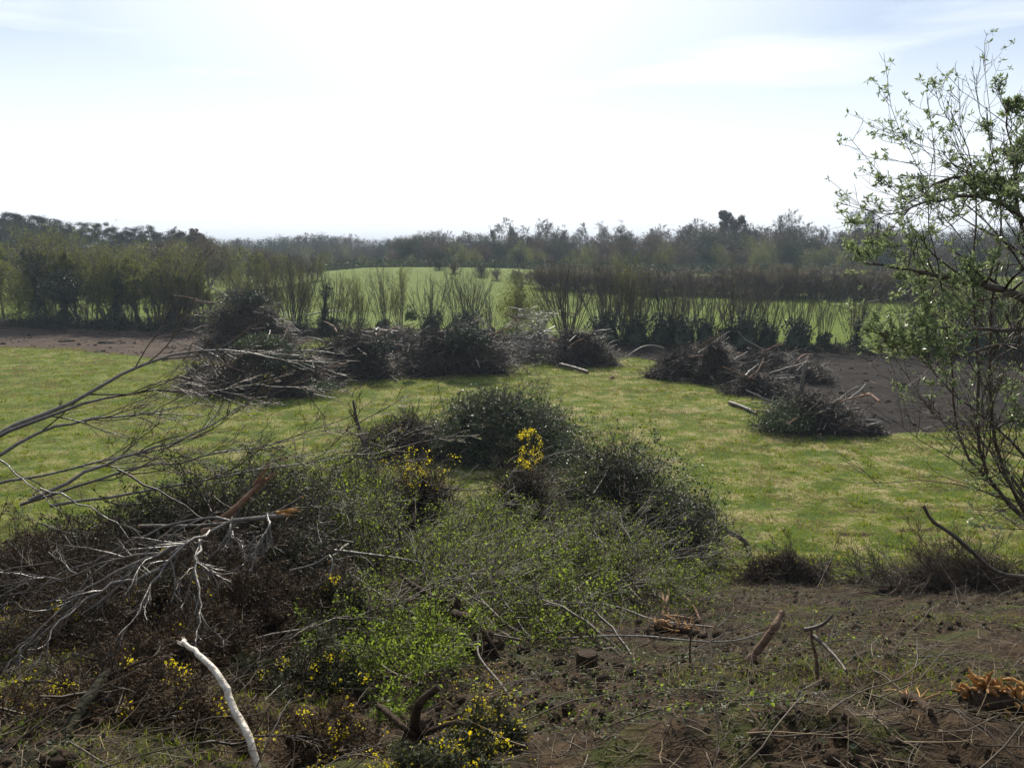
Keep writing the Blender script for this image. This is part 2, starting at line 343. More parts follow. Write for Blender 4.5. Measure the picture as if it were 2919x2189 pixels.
def pine(seed, h):
    r = RG(seed); root = empty('pine_tree', (0, 0, 0))
    C0, R0 = run(r, np.zeros((1, 3)), np.array([[0, 0, 1.]]), np.array([h*.93]), np.array([.25]), np.array([.06]), 9, .05, .2)
    C1, R1 = kids(r, C0, R0, 16, (.20, .34), (55, 85), (.5, 1), 5, .12, .4, .4, fall=.35)
    C2, R2 = kids(r, C1, R1, 7, (.35, .6), (25, 60), (.3, 1), 4, .12, .2, .5, .02)
    obj('trunk', Geo().tubes(C0, R0, 7).tubes(C1, R1, 4).tubes(C2, R2, 3), M['bark'], root)
    ends = C2[:, 2:].reshape(-1, 3); p = np.repeat(ends, 34, 0); p = p+r.normal(0, 1, p.shape)*[.42, .42, .2]
    obj('crown', lgeo(leafat(r, p, .28, .45, .6)), M['pine'], root); return root
def ivy_column(seed, h, rx, top=1.0, lean=0, limbs=6, name='ivy_clad_tree'):
    r = RG(seed); root = empty(name, (0, 0, 0))
    C0, R0 = run(r, np.zeros((1, 3)), np.array([[lean, 0, 1.]]), np.array([h]), np.array([.25]), np.array([.08]), 9, .06, .2)
    C1, R1 = kids(r, C0, R0, limbs, (.25, .45), (20, 50), (.35, 1), 6, .1, .5, .5)
    C2, R2 = kids(r, C1, R1, 9, (.3, .6), (25, 60), (.3, 1), 4, .15, .2, .5, .02)
    obj('trunk', Geo().tubes(C0, R0, 7).tubes(C1, R1, 4).tubes(C2, R2, 3), M['bark'], root)
    n = int(3200*h*rx/6); t = r.uniform(.0, .98, n); p, T, _ = on(C0, R0, np.zeros(n, int), t)
    prof = rx*(.55+.5*np.sin(t*9+seed)+.9*top*np.clip(t-.55, 0, 1))*(1-np.clip(t-.85, 0, 1)*4); a = r.uniform(0, 2*PI, n)
    q = np.maximum(prof, .15)*(r.random(n)**.4)*(1+.4*fbm(a*1.5, t*8, 2)); p = p+np.stack([np.cos(a)*q, np.sin(a)*q, r.normal(0, .2, n)], -1)
    obj('ivy', lgeo(leafat(r, p, .17, .8, .5)), M['ivy'], root); return root
def coppice(seed, h=6.8, stems=34, ivyh=2.4, ivyr=1.25, spread=.42, tw=.009, green=0, lmt='spring', name='coppice_stool', t1=.3):
    r = RG(seed); root = empty(name, (0, 0, 0))
    n = stems; a = r.uniform(0, 2*PI, n); q = r.uniform(0, .55, n); p = np.stack([np.cos(a)*q, np.sin(a)*q, r.uniform(0, .7, n)], -1)
    s = spread*(.25+q*1.7); d = np.stack([np.cos(a)*s, np.sin(a)*s, np.ones(n)], -1)
    C1, R1 = run(r, p, d, r.uniform(.6, 1.06, n)*h, r.uniform(.018, .05, n), np.full(n, .012), 8, .075, .3)
    C2, R2 = kids(r, C1, R1, 10 if t1 > .1 else 18, (.12, .3), (15, 40), (t1, 1), 4, .08, .5, .5, tw, fall=.3)
    C3, R3 = kids(r, C2, R2, 4, (.3, .6), (15, 45), (.2, 1), 3, .1, .2, .6, tw*.8)
    obj('stems', Geo().tubes(C1, R1, 4), M['grey' if seed % 3 == 0 else 'twig'], root); obj('twigs', Geo().tubes(C2, R2, 3).tubes(C3, R3, 3), M['fartwig'], root)
    if green: obj('leaves', lgeo(leaves(r, C3, green, .10, off=.12)), M[lmt], root)
    if ivyh:
        m = 2600; a = r.uniform(0, 2*PI, m); z = r.uniform(0, 1, m); rr = ivyr*(r.random(m)**.35)*(.75+.35*z+.3*fbm(a*2+seed, z*3, 2))*(1-np.clip(z-.85, 0, 1)*2)
        pp = np.stack([np.cos(a)*rr, np.sin(a)*rr, z*ivyh*(1+.35*fbm(a*1.3+seed, z*0, 2))], -1)
        b = obj('ivy_base', lgeo(leafat(r, pp, .15, .8, .4)).add(*lump(r, (0, 0, 0), ivyr*.75, ivyr*.75, ivyh*.85, 10)), M['ivy'], root)
    return root
def canopy(seed, h, w_, mt, n=8000, ls=.26, low=.12, name='wood_tree', twm='fartwig'):
    r = RG(seed); root = empty(name, (0, 0, 0)); C0, R0 = run(r, np.zeros((1, 3)), np.array([[0, 0, 1.]]), np.array([h*.8]), np.array([.2]), np.array([.05]), 8, .05, .3)
    C0[:, 0, 2] -= .4; C1, R1 = kids(r, C0, R0, 16, (w_/h*.5, w_/h*.75), (30, 70), (max(low, .1), 1), 6, .1, .6, .5, fall=.4); C2, R2 = kids(r, C1, R1, 10, (.3, .6), (25, 60), (.25, 1), 5, .13, .3, .5, .018); C3, R3 = kids(r, C2, R2, 8, (.35, .7), (20, 55), (.3, 1), 3, .13, .3, .5, .014)
    o = r.uniform(0, 60); d = nrm(r.normal(size=(n, 3))); q = (r.random(n)**.45)*(1+.45*fbm(d[:, 0]*1.8+o, d[:, 1]*1.8+d[:, 2]*2.3+o, 4)); c = h*(low+1)/2
    p = np.array([0, 0, c])+d*q[:, None]*[w_/2, w_/2, h*(1-low)/2]; p = p[(fbm(p[:, 0]*.7+o, p[:, 2]*.8+p[:, 1]*.5, 3) > -.42) & (p[:, 2] > 0)]
    obj('trunk', Geo().tubes(C0, R0, 6).tubes(C1, R1, 4), M['bark'], root); obj('branches', Geo().tubes(C2, R2, 3).tubes(C3, R3, 3), M[twm], root); obj('crown', lgeo(leafat(r, p, ls, .6, .3)), M[mt], root); return root
PROTO = []
def P_(o): PROTO.append(o); return o
bareA = [P_(crown_tree(11, 12, 11, n=(16, 9, 6, 5), tw=.026, name='bare_tree')), P_(crown_tree(12, 12, 9, n=(11, 8, 6, 5), tw=.022, name='bare_tree')), P_(crown_tree(13, 12, 13, n=(16, 9, 6, 5), tw=.026, t0=.3, name='bare_tree'))]
budA = [P_(crown_tree(21, 11, 11, 'budbrown', 7, .3, n=(12, 7, 5, 4), t0=.12, name='budding_tree')), P_(crown_tree(22, 11, 9, 'budbrown', 8, .28, n=(12, 7, 5, 4), t0=.1, name='budding_tree'))]
sprA = [P_(crown_tree(31, 10, 9, 'spring', 4, .24, n=(12, 7, 5, 4), t0=.1, name='spring_tree')), P_(crown_tree(32, 10, 8, 'spring', 5, .22, n=(11, 7, 5, 4), t0=.12, name='spring_tree'))]
sprH = [P_(crown_tree(33, 10, 6, 'spring', 7, .13, n=(14, 8, 6, 5), t0=.12, tw=.012, name='spring_tree')), P_(crown_tree(34, 10, 5, 'spring', 6, .13, n=(15, 8, 6, 5), t0=.1, tw=.012, name='spring_tree'))]
evA = [P_(crown_tree(41, 10, 8, 'farever', 6, .3, n=(12, 7, 5, 4), t0=.08, name='evergreen_tree'))]
pinA = [P_(pine(51, 14)), P_(pine(52, 14)), P_(pine(53, 14))]
canB = [P_(canopy(91, 12, 9, 'budbrown', 11000)), P_(canopy(92, 12, 10, 'budbrown', 11000, low=.05))]
canS = [P_(canopy(93, 11, 9, 'spring', 9000, low=.02)), P_(canopy(94, 11, 8, 'farever', 12000, low=.02))]
bush = [P_(canopy(95, 3.2, 4.2, 'farever', 4500, .15, -.3, 'wild_bush')), P_(canopy(96, 3.4, 4.0, 'hedgebrown', 2600, .13, -.3, 'wild_bush')), P_(canopy(97, 3.2, 4.0, 'spring', 4200, .13, -.3, 'wild_bush'))]
PH = {}
for o in PROTO: PH[o.name] = max(max((v.co.z for v in c.data.vertices), default=0) for c in o.children)
def top_z(px, py, Y): return PX(px, py, Y)[2]
def place(p, px, Y, topy, label, group=None, rz=None, wid=1.0, r=RG(99)):
    c = GX(px, Y); h = max(top_z(px, topy, Y)-c[2], 2.5); s = h/PH[p.name]
    return copy_tree(p, c, r.uniform(0, 6.3) if rz is None else rz, s*wid, label, group, sz=s)
SKY = ([-60, 0, 40, 60, 90, 120, 150, 180, 195, 212, 240, 280, 300, 320, 345, 365, 400, 420, 450, 490, 540, 600, 640, 655, 680, 700, 740, 760, 800, 830, 845, 870, 1024, 1100],
       [210, 212, 214, 218, 225, 229, 232, 230, 232, 240, 243, 241, 241, 238, 239, 242, 243, 236, 234, 233, 233, 232, 232, 228, 228, 224, 226, 223, 223, 228, 230, 226, 222, 220])
skl = lambda px: float(np.interp(px, *SKY))-(7.5 if 205 < px < 460 else 4 if px > 200 else 1.5)
def setcat(o, c): o['category'] = c; return o
wr = RG(7)
def wood(x0, x1, step, Y, kinds, drop, label, group, jit=4, wid=1.1, yj=8):
    px = x0
    while px < x1:
        k = kinds[wr.integers(len(kinds))]; o = place(k, px+wr.normal(0, step*.2), Y+wr.uniform(-yj, yj), skl(px)+drop+wr.uniform(-jit*.4, jit), label, group, wid=wid*wr.uniform(.9, 1.25)); setcat(o, 'tree'); px += step*wr.uniform(.75, 1.25)
# distant ridge and skyline woods
wood(195, 440, 9, 400, [canB[0], canS[0], bareA[1], canS[1], canB[1]], 1, 'hazy blue tree on the most distant wooded skyline, left of centre', 'trees along the most distant skyline', 3)
wood(200, 440, 10, 330, [canS[0], canB[1], canS[1], canB[0]], 10, 'hazy tree of the lower distant wood below the left-centre skyline', 'trees of the lower distant wood', 5)
wood(-40, 215, 13, 235, [pinA[0], pinA[1], pinA[2], canS[1]], 0, 'dark evergreen or pine packed in the wood on the left skyline', 'dark trees of the left skyline wood', 4)
wood(-40, 215, 15, 215, [canS[1], canB[0], pinA[1]], 9, 'hazy dark tree in the front of the left skyline wood', 'front trees of the left skyline wood', 5)
wood(405, 880, 14, 262, [canB[0], canB[1], bareA[0], canS[1]], 2, 'brown budding tree in the back rank of the far right wood', 'back rank of the far right wood', 4)
wood(400, 880, 17, 240, [canB[0], canS[0], canB[1], canS[1]], 9, 'budding tree in the middle rank of the far right wood', 'middle rank of the far right wood', 6)
wood(330, 880, 17, 222, [canS[0], canS[1], canS[0], canB[1]], 19, 'greenish bushy tree along the foot of the far right wood', 'foot of the far right wood', 7)
wood(850, 1050, 16, 235, [canB[0], canS[1], canB[1]], 4, 'dark wood tree seen through the near leafy tree on the right', 'far trees seen through the near leafy tree', 6)
wood(850, 1050, 18, 205, [canB[1], canS[1], canS[0]], 20, 'lower wood tree seen through the near leafy tree on the right', 'lower far trees seen through the near leafy tree', 6)
# dark understorey below the woods
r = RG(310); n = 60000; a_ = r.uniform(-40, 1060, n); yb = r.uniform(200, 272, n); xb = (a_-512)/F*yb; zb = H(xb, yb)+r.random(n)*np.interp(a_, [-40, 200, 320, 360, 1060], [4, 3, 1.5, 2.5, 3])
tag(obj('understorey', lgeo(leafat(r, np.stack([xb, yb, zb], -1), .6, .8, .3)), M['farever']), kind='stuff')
# single trees that stand out on the skyline
for k, px, ty, wd, lb in [(bareA[0], 540, 218, 1.25, 'broad bare oak on the skyline, just right of the ivy-clad tree'), (bareA[2], 562, 224, 1.0, 'smaller bare tree on the skyline right of the broad bare oak'),
        (bareA[1], 511, 216, 1.0, 'bare twiggy crown rising through the ivy-smothered trio on the skyline'), (bareA[1], 587, 221, .9, 'bare skyline tree with a dark ivied trunk, left of a round-headed oak'), (bareA[2], 611, 219, 1.0, 'round-headed bare oak on the skyline beside a small dark pine'),
        (bareA[0], 650, 223, 1.0, 'open bare tree on the skyline right of the small dark pine'), (bareA[1], 697, 217, 1.1, 'twiggy bare tree on the skyline left of the tallest round tree'),
        (budA[1], 724, 208, .75, 'tall egg-shaped tree standing highest on the skyline right of centre'), (bareA[0], 776, 208, .85, 'tall airy round tree on the skyline, second highest, right of the egg-shaped one'),
        (bareA[1], 345, 236, 1.0, 'bare tree rising from the left-centre skyline'), (bareA[0], 324, 237, 1.0, 'low bare-branched tree on the left-centre skyline'), (bareA[2], 440, 232, 1.1, 'thin bare tree on the skyline above the green hump'),
        (bareA[1], 470, 230, 1.1, 'bare twiggy tree on the skyline left of the ivy-clad tree'), (budA[0], 190, 225, 1.1, 'round brown tree ending the left skyline pine wood')]:
    setcat(place(k, px, 268 if px > 400 else (380 if px > 300 else 225), ty, lb, wid=wd), 'tree')
for px, ty, s in [(623, 228, 'small dark pine on the skyline beside the round-headed oak'), (93, 221, 'flat-topped pine on the left skyline, first one standing clear'), (110, 221, 'leaning-crowned pine, second one clear on the left skyline'),
              (128, 225, 'pine with a lumpy crown, third one clear on the left skyline'), (143, 226, 'pine with dense crown, fourth one clear on the left skyline'), (158, 224, 'last pine to the right on the left skyline'),
              (72, 218, 'dark pine where the dense left wood starts to break up'), (862, 208, 'flat-topped cedar-like pine on the skyline behind the near leafy tree'), (20, 210, 'broad dark conifer at the far left of the skyline'), (42, 213, 'dark conifer beside the broad one at far left of skyline')]:
    setcat(place(pinA[wr.integers(3)], px, 250 if px > 500 else 222, ty, s, wid=1.15 if px < 60 else .95), 'pine tree')
# ivy-clad skyline tree
iv = P_(ivy_column(61, 9, 1.7, .1)); PH[iv.name] = 11; iv2 = P_(ivy_column(62, 9, 1.2, 1.2, .2)); PH[iv2.name] = 10.5
for px, ty, l in [(498, 219, 'ivy-smothered tree on the skyline, left trunk of the dark trio'), (508, 218, 'ivy-smothered tree on the skyline, middle trunk of the dark trio'), (520, 222, 'ivy-smothered leaning tree on the skyline, right of the dark trio')]:
    setcat(place(iv, px, 265, ty, l, wid=.8), 'tree')
# pale green trees between hedge and far woods (left)
for j, (px, Y, ty) in enumerate([(-15, 135, 246), (15, 140, 240), (45, 150, 233), (72, 138, 240), (100, 150, 244), (128, 140, 246), (150, 150, 240), (172, 138, 238), (192, 150, 236), (212, 145, 241), (232, 152, 246), (250, 145, 252), (268, 150, 254), (285, 152, 256), (302, 155, 261), (320, 158, 263)]):
    setcat(place([canS[0], sprA[1], canB[0], canS[0], canB[1]][j % 5], px, Y, ty-(7 if px > 200 else 0), 'olive green tree in leaf-burst in the copse behind the left hedge', 'copse trees behind the left hedge', wid=1.05), 'tree')
# brown middle hedgerow across the right-hand fields
HS = P_(coppice(76, 5, 60, 0, 0, .9, tw=.012, green=4, lmt='hedgebrown', name='hedge_shrub', t1=.02)); PH[HS.name] = 5
for j in range(44):
    px = 543+j*9+wr.uniform(-5, 5); Y = 143-(px-540)*.055+wr.uniform(-2, 2); ty = 265+(px-545)*.014+wr.uniform(-3, 6)
    setcat(place([HS, bush[1], bush[1], bush[2] if j % 4 == 3 else HS][j % 4], px, Y, ty, 'brown leafless shrub of the hedgerow crossing the far right field', 'shrubs of the middle hedgerow', wid=1.8), 'hedge shrub')
# gorse and bramble knoll at the corner of the hump
for px, Y, ty, k, l in [(440, 172, 262, bush[0], 'low gorse bush on the crest of the green hump'), (455, 165, 264, bush[1], 'brown bush on the crest, right of the low gorse'), (482, 160, 263, bush[0], 'round dark bush on the knoll above the leafy young tree'),
                     (497, 155, 266, bush[1], 'brown bush on the knoll, right of the round dark bush'), (515, 152, 268, bush[0], 'green bush ending the knoll at its right'), (530, 150, 270, bush[2], 'pale green bush where knoll meets the middle hedgerow')]:
    setcat(place(k, px, Y, ty, l, wid=1.15), 'bush')

# ------------------------------------------------------------------ the hedge across the field
cop = [P_(coppice(71, 6.8, 26)), P_(coppice(72, 6.6, 44, 2.5, 1.6)), P_(coppice(73, 7.0, 46, 0, 0, .5)), P_(coppice(74, 6.2, 22, 1.5, .9, .25)), P_(coppice(75, 6.4, 22, 0, 0, .3, tw=.006, green=6))]
for c, h in zip(cop, (6.8, 6.6, 7, 6.2, 6.4)): PH[c.name] = h
hl = lambda px, ty, k, l, c='coppiced shrub', wid=1., off=0, rz=None: hedge_put(px, ty, k, l, c, wid, off, rz)
def hedge_put(px, ty, k, l, c, wid, off, rz):
    p = HX(px, off); h = max(top_z(px, ty, p[1])-p[2], 1.5)*wr.uniform(.88, 1.08); s = h/PH[k.name]; o = copy_tree(k, p, wr.uniform(0, 6.3) if rz is None else rz, s*wid, l, None, sz=s); o.rotation_euler.x = wr.normal(0, .045); o.rotation_euler.y = wr.normal(0, .045); o['category'] = c; return o
ivs = P_(ivy_column(81, 6, 1.0, .3, 0, 4)); PH[ivs.name] = 6.8; ivb = P_(ivy_column(82, 8.5, 1.5, 1.9, -.1, 5)); PH[ivb.name] = 9.3; ivm = P_(ivy_column(83, 6, 2.6, .2, 0, 8)); PH[ivm.name] = 7
for a in [(20, 262, canS[0], 'leafy young tree in the hedge at the far left edge', 'tree', .9), (-12, 262, sprH[1], 'hedge tree cut by the left edge of the photo', 'tree'), 
    (38, 243, ivb, 'tall tree with a huge dark ivy head on a bent trunk, far left hedge', 'tree', .8, -2.2), (67, 262, ivm, 'massive dark ivy-covered thicket tree in the left hedge', 'tree', 1.0, -2.2),
    *[(px_, ty_, (sprA[0], canS[0], sprH[0])[j_ % 3] if px_ < 225 else cop[4], 'bushy tree just bursting into leaf, filling the left hedge between the ivy trees', 'tree', 1.05, .8) for j_, (px_, ty_) in enumerate([(5, 246), (48, 246), (78, 243), (98, 248), (120, 250), (138, 252), (156, 254), (172, 256), (188, 264), (205, 270), (226, 282), (252, 276), (275, 268), (306, 270), (345, 284)])],
    (60, 240, cop[4], 'tall thin-stemmed tree behind the massive ivy thicket', 'coppiced tree', 1.3, 2), (88, 238, cop[4], 'tall thin-stemmed tree right of the massive ivy thicket', 'coppiced tree', 1.4, 2),
    (114, 272, ivs, 'narrow pointed ivy column in the left hedge', 'tree', 1.0, -2.2), (112, 243, cop[4], 'leafy tall stems rising behind the narrow ivy column', 'coppiced tree', 1.3, 2),
    (133, 246, cop[4], 'tall stems just right of the narrow ivy column', 'coppiced tree', 1.3, 1), (141, 296, ivs, 'short ivy-wrapped trunk, left one of a pair in the left hedge', 'tree', 1.1, -2.2), (152, 296, ivs, 'short ivy-wrapped trunk, right one of a pair in the left hedge', 'tree', .8, -2.2),
    (160, 250, cop[4], 'many-stemmed budding tree right of the pair of ivy-wrapped trunks', 'coppiced tree', 1.4), (178, 258, cop[3], 'many-stemmed tree with dark base in the left hedge', 'coppiced tree', 1.5), (197, 262, cop[4], 'slender leafy hedge tree at the left foot of the green hump', 'coppiced tree', 1.1),
    (212, 296, cop[3], 'low twiggy shrub right of the slender leafy hedge tree', 'coppiced shrub', 1.3), (245, 272, cop[4], 'budding shrub behind the big left brush pile', 'coppiced shrub', 1.2), (262, 270, cop[2], 'bare fan of stems behind the top of the big left brush pile', 'coppiced shrub', .9),
    (293, 258, cop[2], 'tall bare fan of grey stems behind the big left brush pile', 'coppiced shrub', 1.0), (322, 268, ivs, 'crooked dark ivied stem right of the tall grey fan', 'tree', .8), (330, 272, cop[3], 'bushy bare shrub beside the crooked ivied stem', 'coppiced shrub', 1.0),
    (360, 274, cop[4], 'small airy shrub between crooked ivied stem and upright tree', 'coppiced shrub', .9), (384, 268, cop[3], 'upright dark-based tree left of the two open fans', 'coppiced tree', .8), (400, 274, cop[4], 'thin brown shrub left of the two open fans', 'coppiced shrub', .8),
    (430, 262, cop[0], 'left one of two open fans of bare stems before the green hump', 'coppiced shrub', .95), (467, 264, cop[1], 'right one of two open fans of bare stems before the green hump', 'coppiced shrub', .95),
    (516, 266, canS[0], 'dense young tree in yellow-green leaf in the middle of the hedge', 'tree', .8), (490, 290, cop[3], 'low twiggy shrub left of the yellow-green young tree', 'coppiced shrub', .9),
    (540, 292, cop[4], 'sparse thin shrub right of the yellow-green young tree', 'coppiced shrub', .8), (568, 262, cop[2], 'widest bare fan of stems, centre-right of the hedge', 'coppiced shrub', 1.05),
    (606, 264, cop[1], 'bare fan over the first black ivy block from the left', 'coppiced shrub', .95), (622, 260, cop[4], 'budding stems rising from the first black ivy block', 'coppiced shrub', 1.0), (637, 266, cop[1], 'bare fan on the right half of the first black ivy block', 'coppiced shrub', .9),
    (663, 264, cop[0], 'bare fan over the second ivy block, left stool', 'coppiced shrub', 1.0), (682, 266, cop[1], 'bare fan over the second ivy block, right stool', 'coppiced shrub', .95), (706, 268, cop[0], 'narrow fan on a small dark base, right of the second ivy block', 'coppiced shrub', .9),
    (728, 268, cop[3], 'thin stool tucked left of the third ivy block', 'coppiced shrub', .9), (744, 266, cop[1], 'dense fan over the third ivy block', 'coppiced shrub', 1.0), (768, 268, cop[0], 'fan on a forked ivy base between third block and the wine-glass one', 'coppiced shrub', .9),
    (798, 268, cop[0], 'fan on a wine-glass shaped ivy base', 'coppiced shrub', 1.0), (824, 284, cop[3], 'slim upright stool without ivy, left of the first fence post', 'coppiced shrub', .7), (855, 268, cop[2], 'wide open fan on a squat stump between post and gate', 'coppiced shrub', .8),
    (855, 316, ivs, 'squat dark ivied stump under the wide open fan', 'stump', 1.4), (917, 282, cop[1], 'dark shrubby stool right of the field gate', 'coppiced shrub', 1.0), (950, 276, cop[4], 'hedge tree behind the near leafy tree, first from the gate', 'coppiced tree', 1.2),
    (975, 270, cop[1], 'ivy-footed hedge tree behind the near leafy tree, second from the gate', 'coppiced tree', 1.1), (1005, 266, cop[2], 'hedge tree at the right edge behind the near leafy tree', 'coppiced tree', 1.1), (1035, 266, cop[1], 'hedge tree just cut by the right edge', 'coppiced tree', 1.1)]:
    hl(*a)['group'] = 'leafing trees of the left hedge' if a[3].startswith('bushy tree just') else 'shrubs and trees of the cross hedge'
# undergrowth along the foot of the hedge
r = RG(301); n = 42000; hx = r.uniform(-80, 75, n); prof = .55+.9*np.clip(fbm(hx*.12, hx*0+1, 3)+.35, 0, 1)+.7*(hx < -15)
oy = r.normal(0, 1.1, n); hy = hedge_y(hx)-.3+oy; hz = H(hx, hy)+r.random(n)**.8*prof*np.exp(-(oy/1.5)**2)
gate_x = HX(892)[0]; keep = ~((np.abs(hx-gate_x) < 2.2) & (oy > -2.5)); pts = np.stack([hx, hy, hz], -1)[keep]
gg = lgeo(leafat(r, pts, .17, .7, .3)); k_ = pts[::3]; C, R = run(r, k_, nrm(r.normal(size=(len(k_), 3))+[0, 0, .8]), r.uniform(.3, .9, len(k_)), np.full(len(k_), .012), np.full(len(k_), .006), 3, .2)
gg.tubes(C, R, 3); tag(obj('undergrowth', gg, M['bramble']), kind='stuff')
r = RG(302); bx = np.linspace(-85, 80, 400); vv = []
for jx, o in enumerate([-2.4, -1.2, -.4, .4, 1.2, 2.4]):
    b = hedge_y(bx)-.3+o; zz = H(bx, b, False)+[-.3, .25, .6, .6, .25, -.3][jx]*(.7+.8*fbm(bx*.35, bx*0+jx, 3)+.5*(bx < -15)); gt = np.abs(bx-gate_x) < 2; zz = np.where(gt, H(bx, b)-.4, zz); vv.append(np.stack([bx, b, zz], -1))
vv = np.stack(vv); i = np.arange(vv[..., 0].size).reshape(vv.shape[:2]); g = Geo().add(vv, np.stack([i[:-1, :-1], i[:-1, 1:], i[1:, 1:], i[1:, :-1]], -1).reshape(-1, 4)); tag(obj('hedge_bank', g, M['packed']), kind='structure')
# fence posts and gate
def post(px, off, h, l, grp=None):
    p = HX(px, off); o = empty('fence_post', p, l, 'fence post', grp); r = RG(int(px)); C = spline([p-[0, 0, .4], p+[.02, 0, h*.5], p+[.05, .02, h]], 6)[None]
    part('post', Geo().tubes(C, np.full((1, 6), .07), 8, True), M['post'], o); return o
for px_, py_, l_ in [(105, 343, 'low dark molehill on the left grass below the brown strip'), (66, 341, 'smaller flat molehill at the upper left of the grass')]:
    c_ = G(px_, py_); o_ = obj('molehill', Geo().add(*lump(RG(int(px_)), (0, 0, -.05), .75, .6, .22, 14, .6)), M['root']); o_.location = c_; tag(o_, l_, 'molehill')
post(836, -1.8, 1.35, 'upright wooden fence post left of the wide open fan'); post(1013, -1.8, 1.3, 'wooden post behind the near leafy tree at the right edge')
a = HX(884, -.6); b = a+[3.4, -.95, 0]; b[2] = float(H(b[0], b[1])); gt = empty('field_gate', a, 'open-barred metal field gate between two dark stools in the hedge', 'gate')
part('gate_post', Geo().tubes(spline([a-[.1, 0, .4], a+[-.1, 0, 1.0], a+[-.1, 0, 1.55]], 5)[None], np.full((1, 5), .09), 8, True), M['post'], gt)
part('gate_post', Geo().tubes(spline([b+[.12, 0, -.4], b+[.12, 0, 1.0], b+[.12, 0, 1.5]], 5)[None], np.full((1, 5), .09), 8, True), M['post'], gt)
for hgt in (.25, .45, .68, .95, 1.25): part('rail', Geo().tubes(np.array([[a+[0, 0, hgt], (a+b)/2+[0, 0, hgt], b+[0, 0, hgt]]]), np.full((1, 3), .028), 6), M['metal'], gt)
part('brace', Geo().tubes(np.array([[a+[0, -.03, .25], (a+b)/2+[0, -.03, .75], b+[0, -.03, 1.25]]]), np.full((1, 3), .022), 6), M['metal'], gt)
for o in PROTO:                                                  # the sources themselves stand nowhere
    for c in list(o.children): bpy.data.objects.remove(c)
    bpy.data.objects.remove(o)

# ------------------------------------------------------------------ brush piles
def pile(name, label, c, rad3, seed, n=120, k=(6, 6), L=1., tw=.006, lm=None, nl=0, ls=.06, core=.7, twm='twig', bm='bark', az=None, el=.25, cat='brush pile', flare=.0, br=.03, up=.15, lfrac=1., flw=0, wd=.6, irr=False, limbs=0):
    r = RG(seed); rx, ry, rz = rad3; c = np.array(c, float); root = empty(name, c, label, cat)
    u = nrm(r.normal(size=(n, 3))); u[:, 2] = np.abs(u[:, 2]); q = r.uniform(.35, .95, (n, 1)); p = u*q*[rx, ry, rz]; p[:, 2] *= .92*np.clip(.75+1.1*fbm(p[:, 0]/rx*1.4+seed, p[:, 1]/ry*1.4, 2), .35, 1.15) if irr else .92
    aa = r.uniform(0, 2*PI, n) if az is None else az+r.normal(0, .5, n)+PI*(r.random(n) < .35)
    d = np.stack([np.cos(aa), np.sin(aa), r.normal(.05, el, n)], -1)+u*flare; LL = r.uniform(.5, 1.2, n)*L*(rx+ry)*.5
    p = p-nrm(d)*LL[:, None]*.45; g0 = H(c[0]+p[:, 0], c[1]+p[:, 1])-c[2]; p[:, 2] = np.maximum(p[:, 2], g0+.05)
    C1, R1 = run(r, c+p, d, LL, br*r.uniform(.4, 1.3, n), np.full(n, br*.25), 7, .10, -.1)
    C2, R2 = kids(r, C1, R1, k[0], (.3, .6), (20, 55), (.1, 1), 5, .12, up, .45, tw*1.2)
    C3, R3 = kids(r, C2, R2, k[1], (.3, .65), (20, 60), (.15, 1), 4, .14, up, .6, tw)
    for C in (C1, C2, C3): C[..., 2] = np.maximum(C[..., 2], H(C[..., 0], C[..., 1])+.01)
    if limbs:
        aa = r.uniform(0, 2*PI, limbs); d = np.stack([np.cos(aa), np.sin(aa)*.6, r.normal(.18, .22, limbs)], -1); pl = c+nrm(r.normal(size=(limbs, 3)))*[rx*.6, ry*.5, 0]+np.stack([0*aa, 0*aa, r.uniform(.25, .8, limbs)*rz], -1)
        Cl, Rl = run(r, pl, d, r.uniform(.5, 1.1, limbs)*min(rx, 4), r.uniform(.04, .09, limbs), np.full(limbs, .03), 8, .10, -.1)
        for j in range(limbs): part('limb', Geo().tubes(Cl[j:j+1], Rl[j:j+1], 7, True), M['grey' if j % 3 else 'redwood'], root)
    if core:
        part('dark_filler', Geo().add(*lump(r, c-[0, 0, .2], rx*core, ry*core, rz*core, 24, .6 if irr else .3)), M['packed'], root)  # dark inner core added to stop light passing through the pile
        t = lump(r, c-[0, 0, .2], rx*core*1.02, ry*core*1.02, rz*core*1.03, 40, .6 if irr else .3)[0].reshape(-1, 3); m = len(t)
        t = t+r.normal(0, .08*rz, t.shape); Cc, Rc = run(r, t, r.normal(size=(m, 3)), r.uniform(.15, .45, m)*rz, np.full(m, tw*1.5), np.full(m, tw), 4, .25); C3 = np.concatenate([C3, Cc]); R3 = np.concatenate([R3, Rc])
    part('branches', Geo().tubes(C1, R1, 5).tubes(C2, R2, 4), M[bm], root); part('twigs', Geo().tubes(C3, R3, 3), M[twm], root)
    if nl:
        s = C3 if lfrac >= 1 else C3[r.random(len(C3)) < lfrac]
        part('leaves', lgeo(leaves(r, s, nl, ls, off=ls*.8, wd=wd)), M[lm], root)
    if flw:
        t = C3[r.integers(0, len(C3), flw), -1]; part('blossom', lgeo(leafat(r, np.repeat(t, 22, 0)+r.normal(0, .026, (flw*22, 3)), .019, .9)), M['flower'], root)
    return root
def foliage(root, name, c, rad3, n, ls, mt, seed, low=-.1):
    r = RG(seed); d = nrm(r.normal(size=(n, 3))); d[:, 2] = np.where(d[:, 2] < low, -d[:, 2]*.6, d[:, 2]); o = r.uniform(0, 90)
    q = (r.random(n)**.3)*(1+.45*fbm(d[:, 0]*2.5+o, d[:, 1]*2.5+d[:, 2]*2+o, 4)); p = np.array(c)+d*q[:, None]*rad3
    part(name, lgeo(leafat(r, p, ls, .65, .4)), M[mt], root)
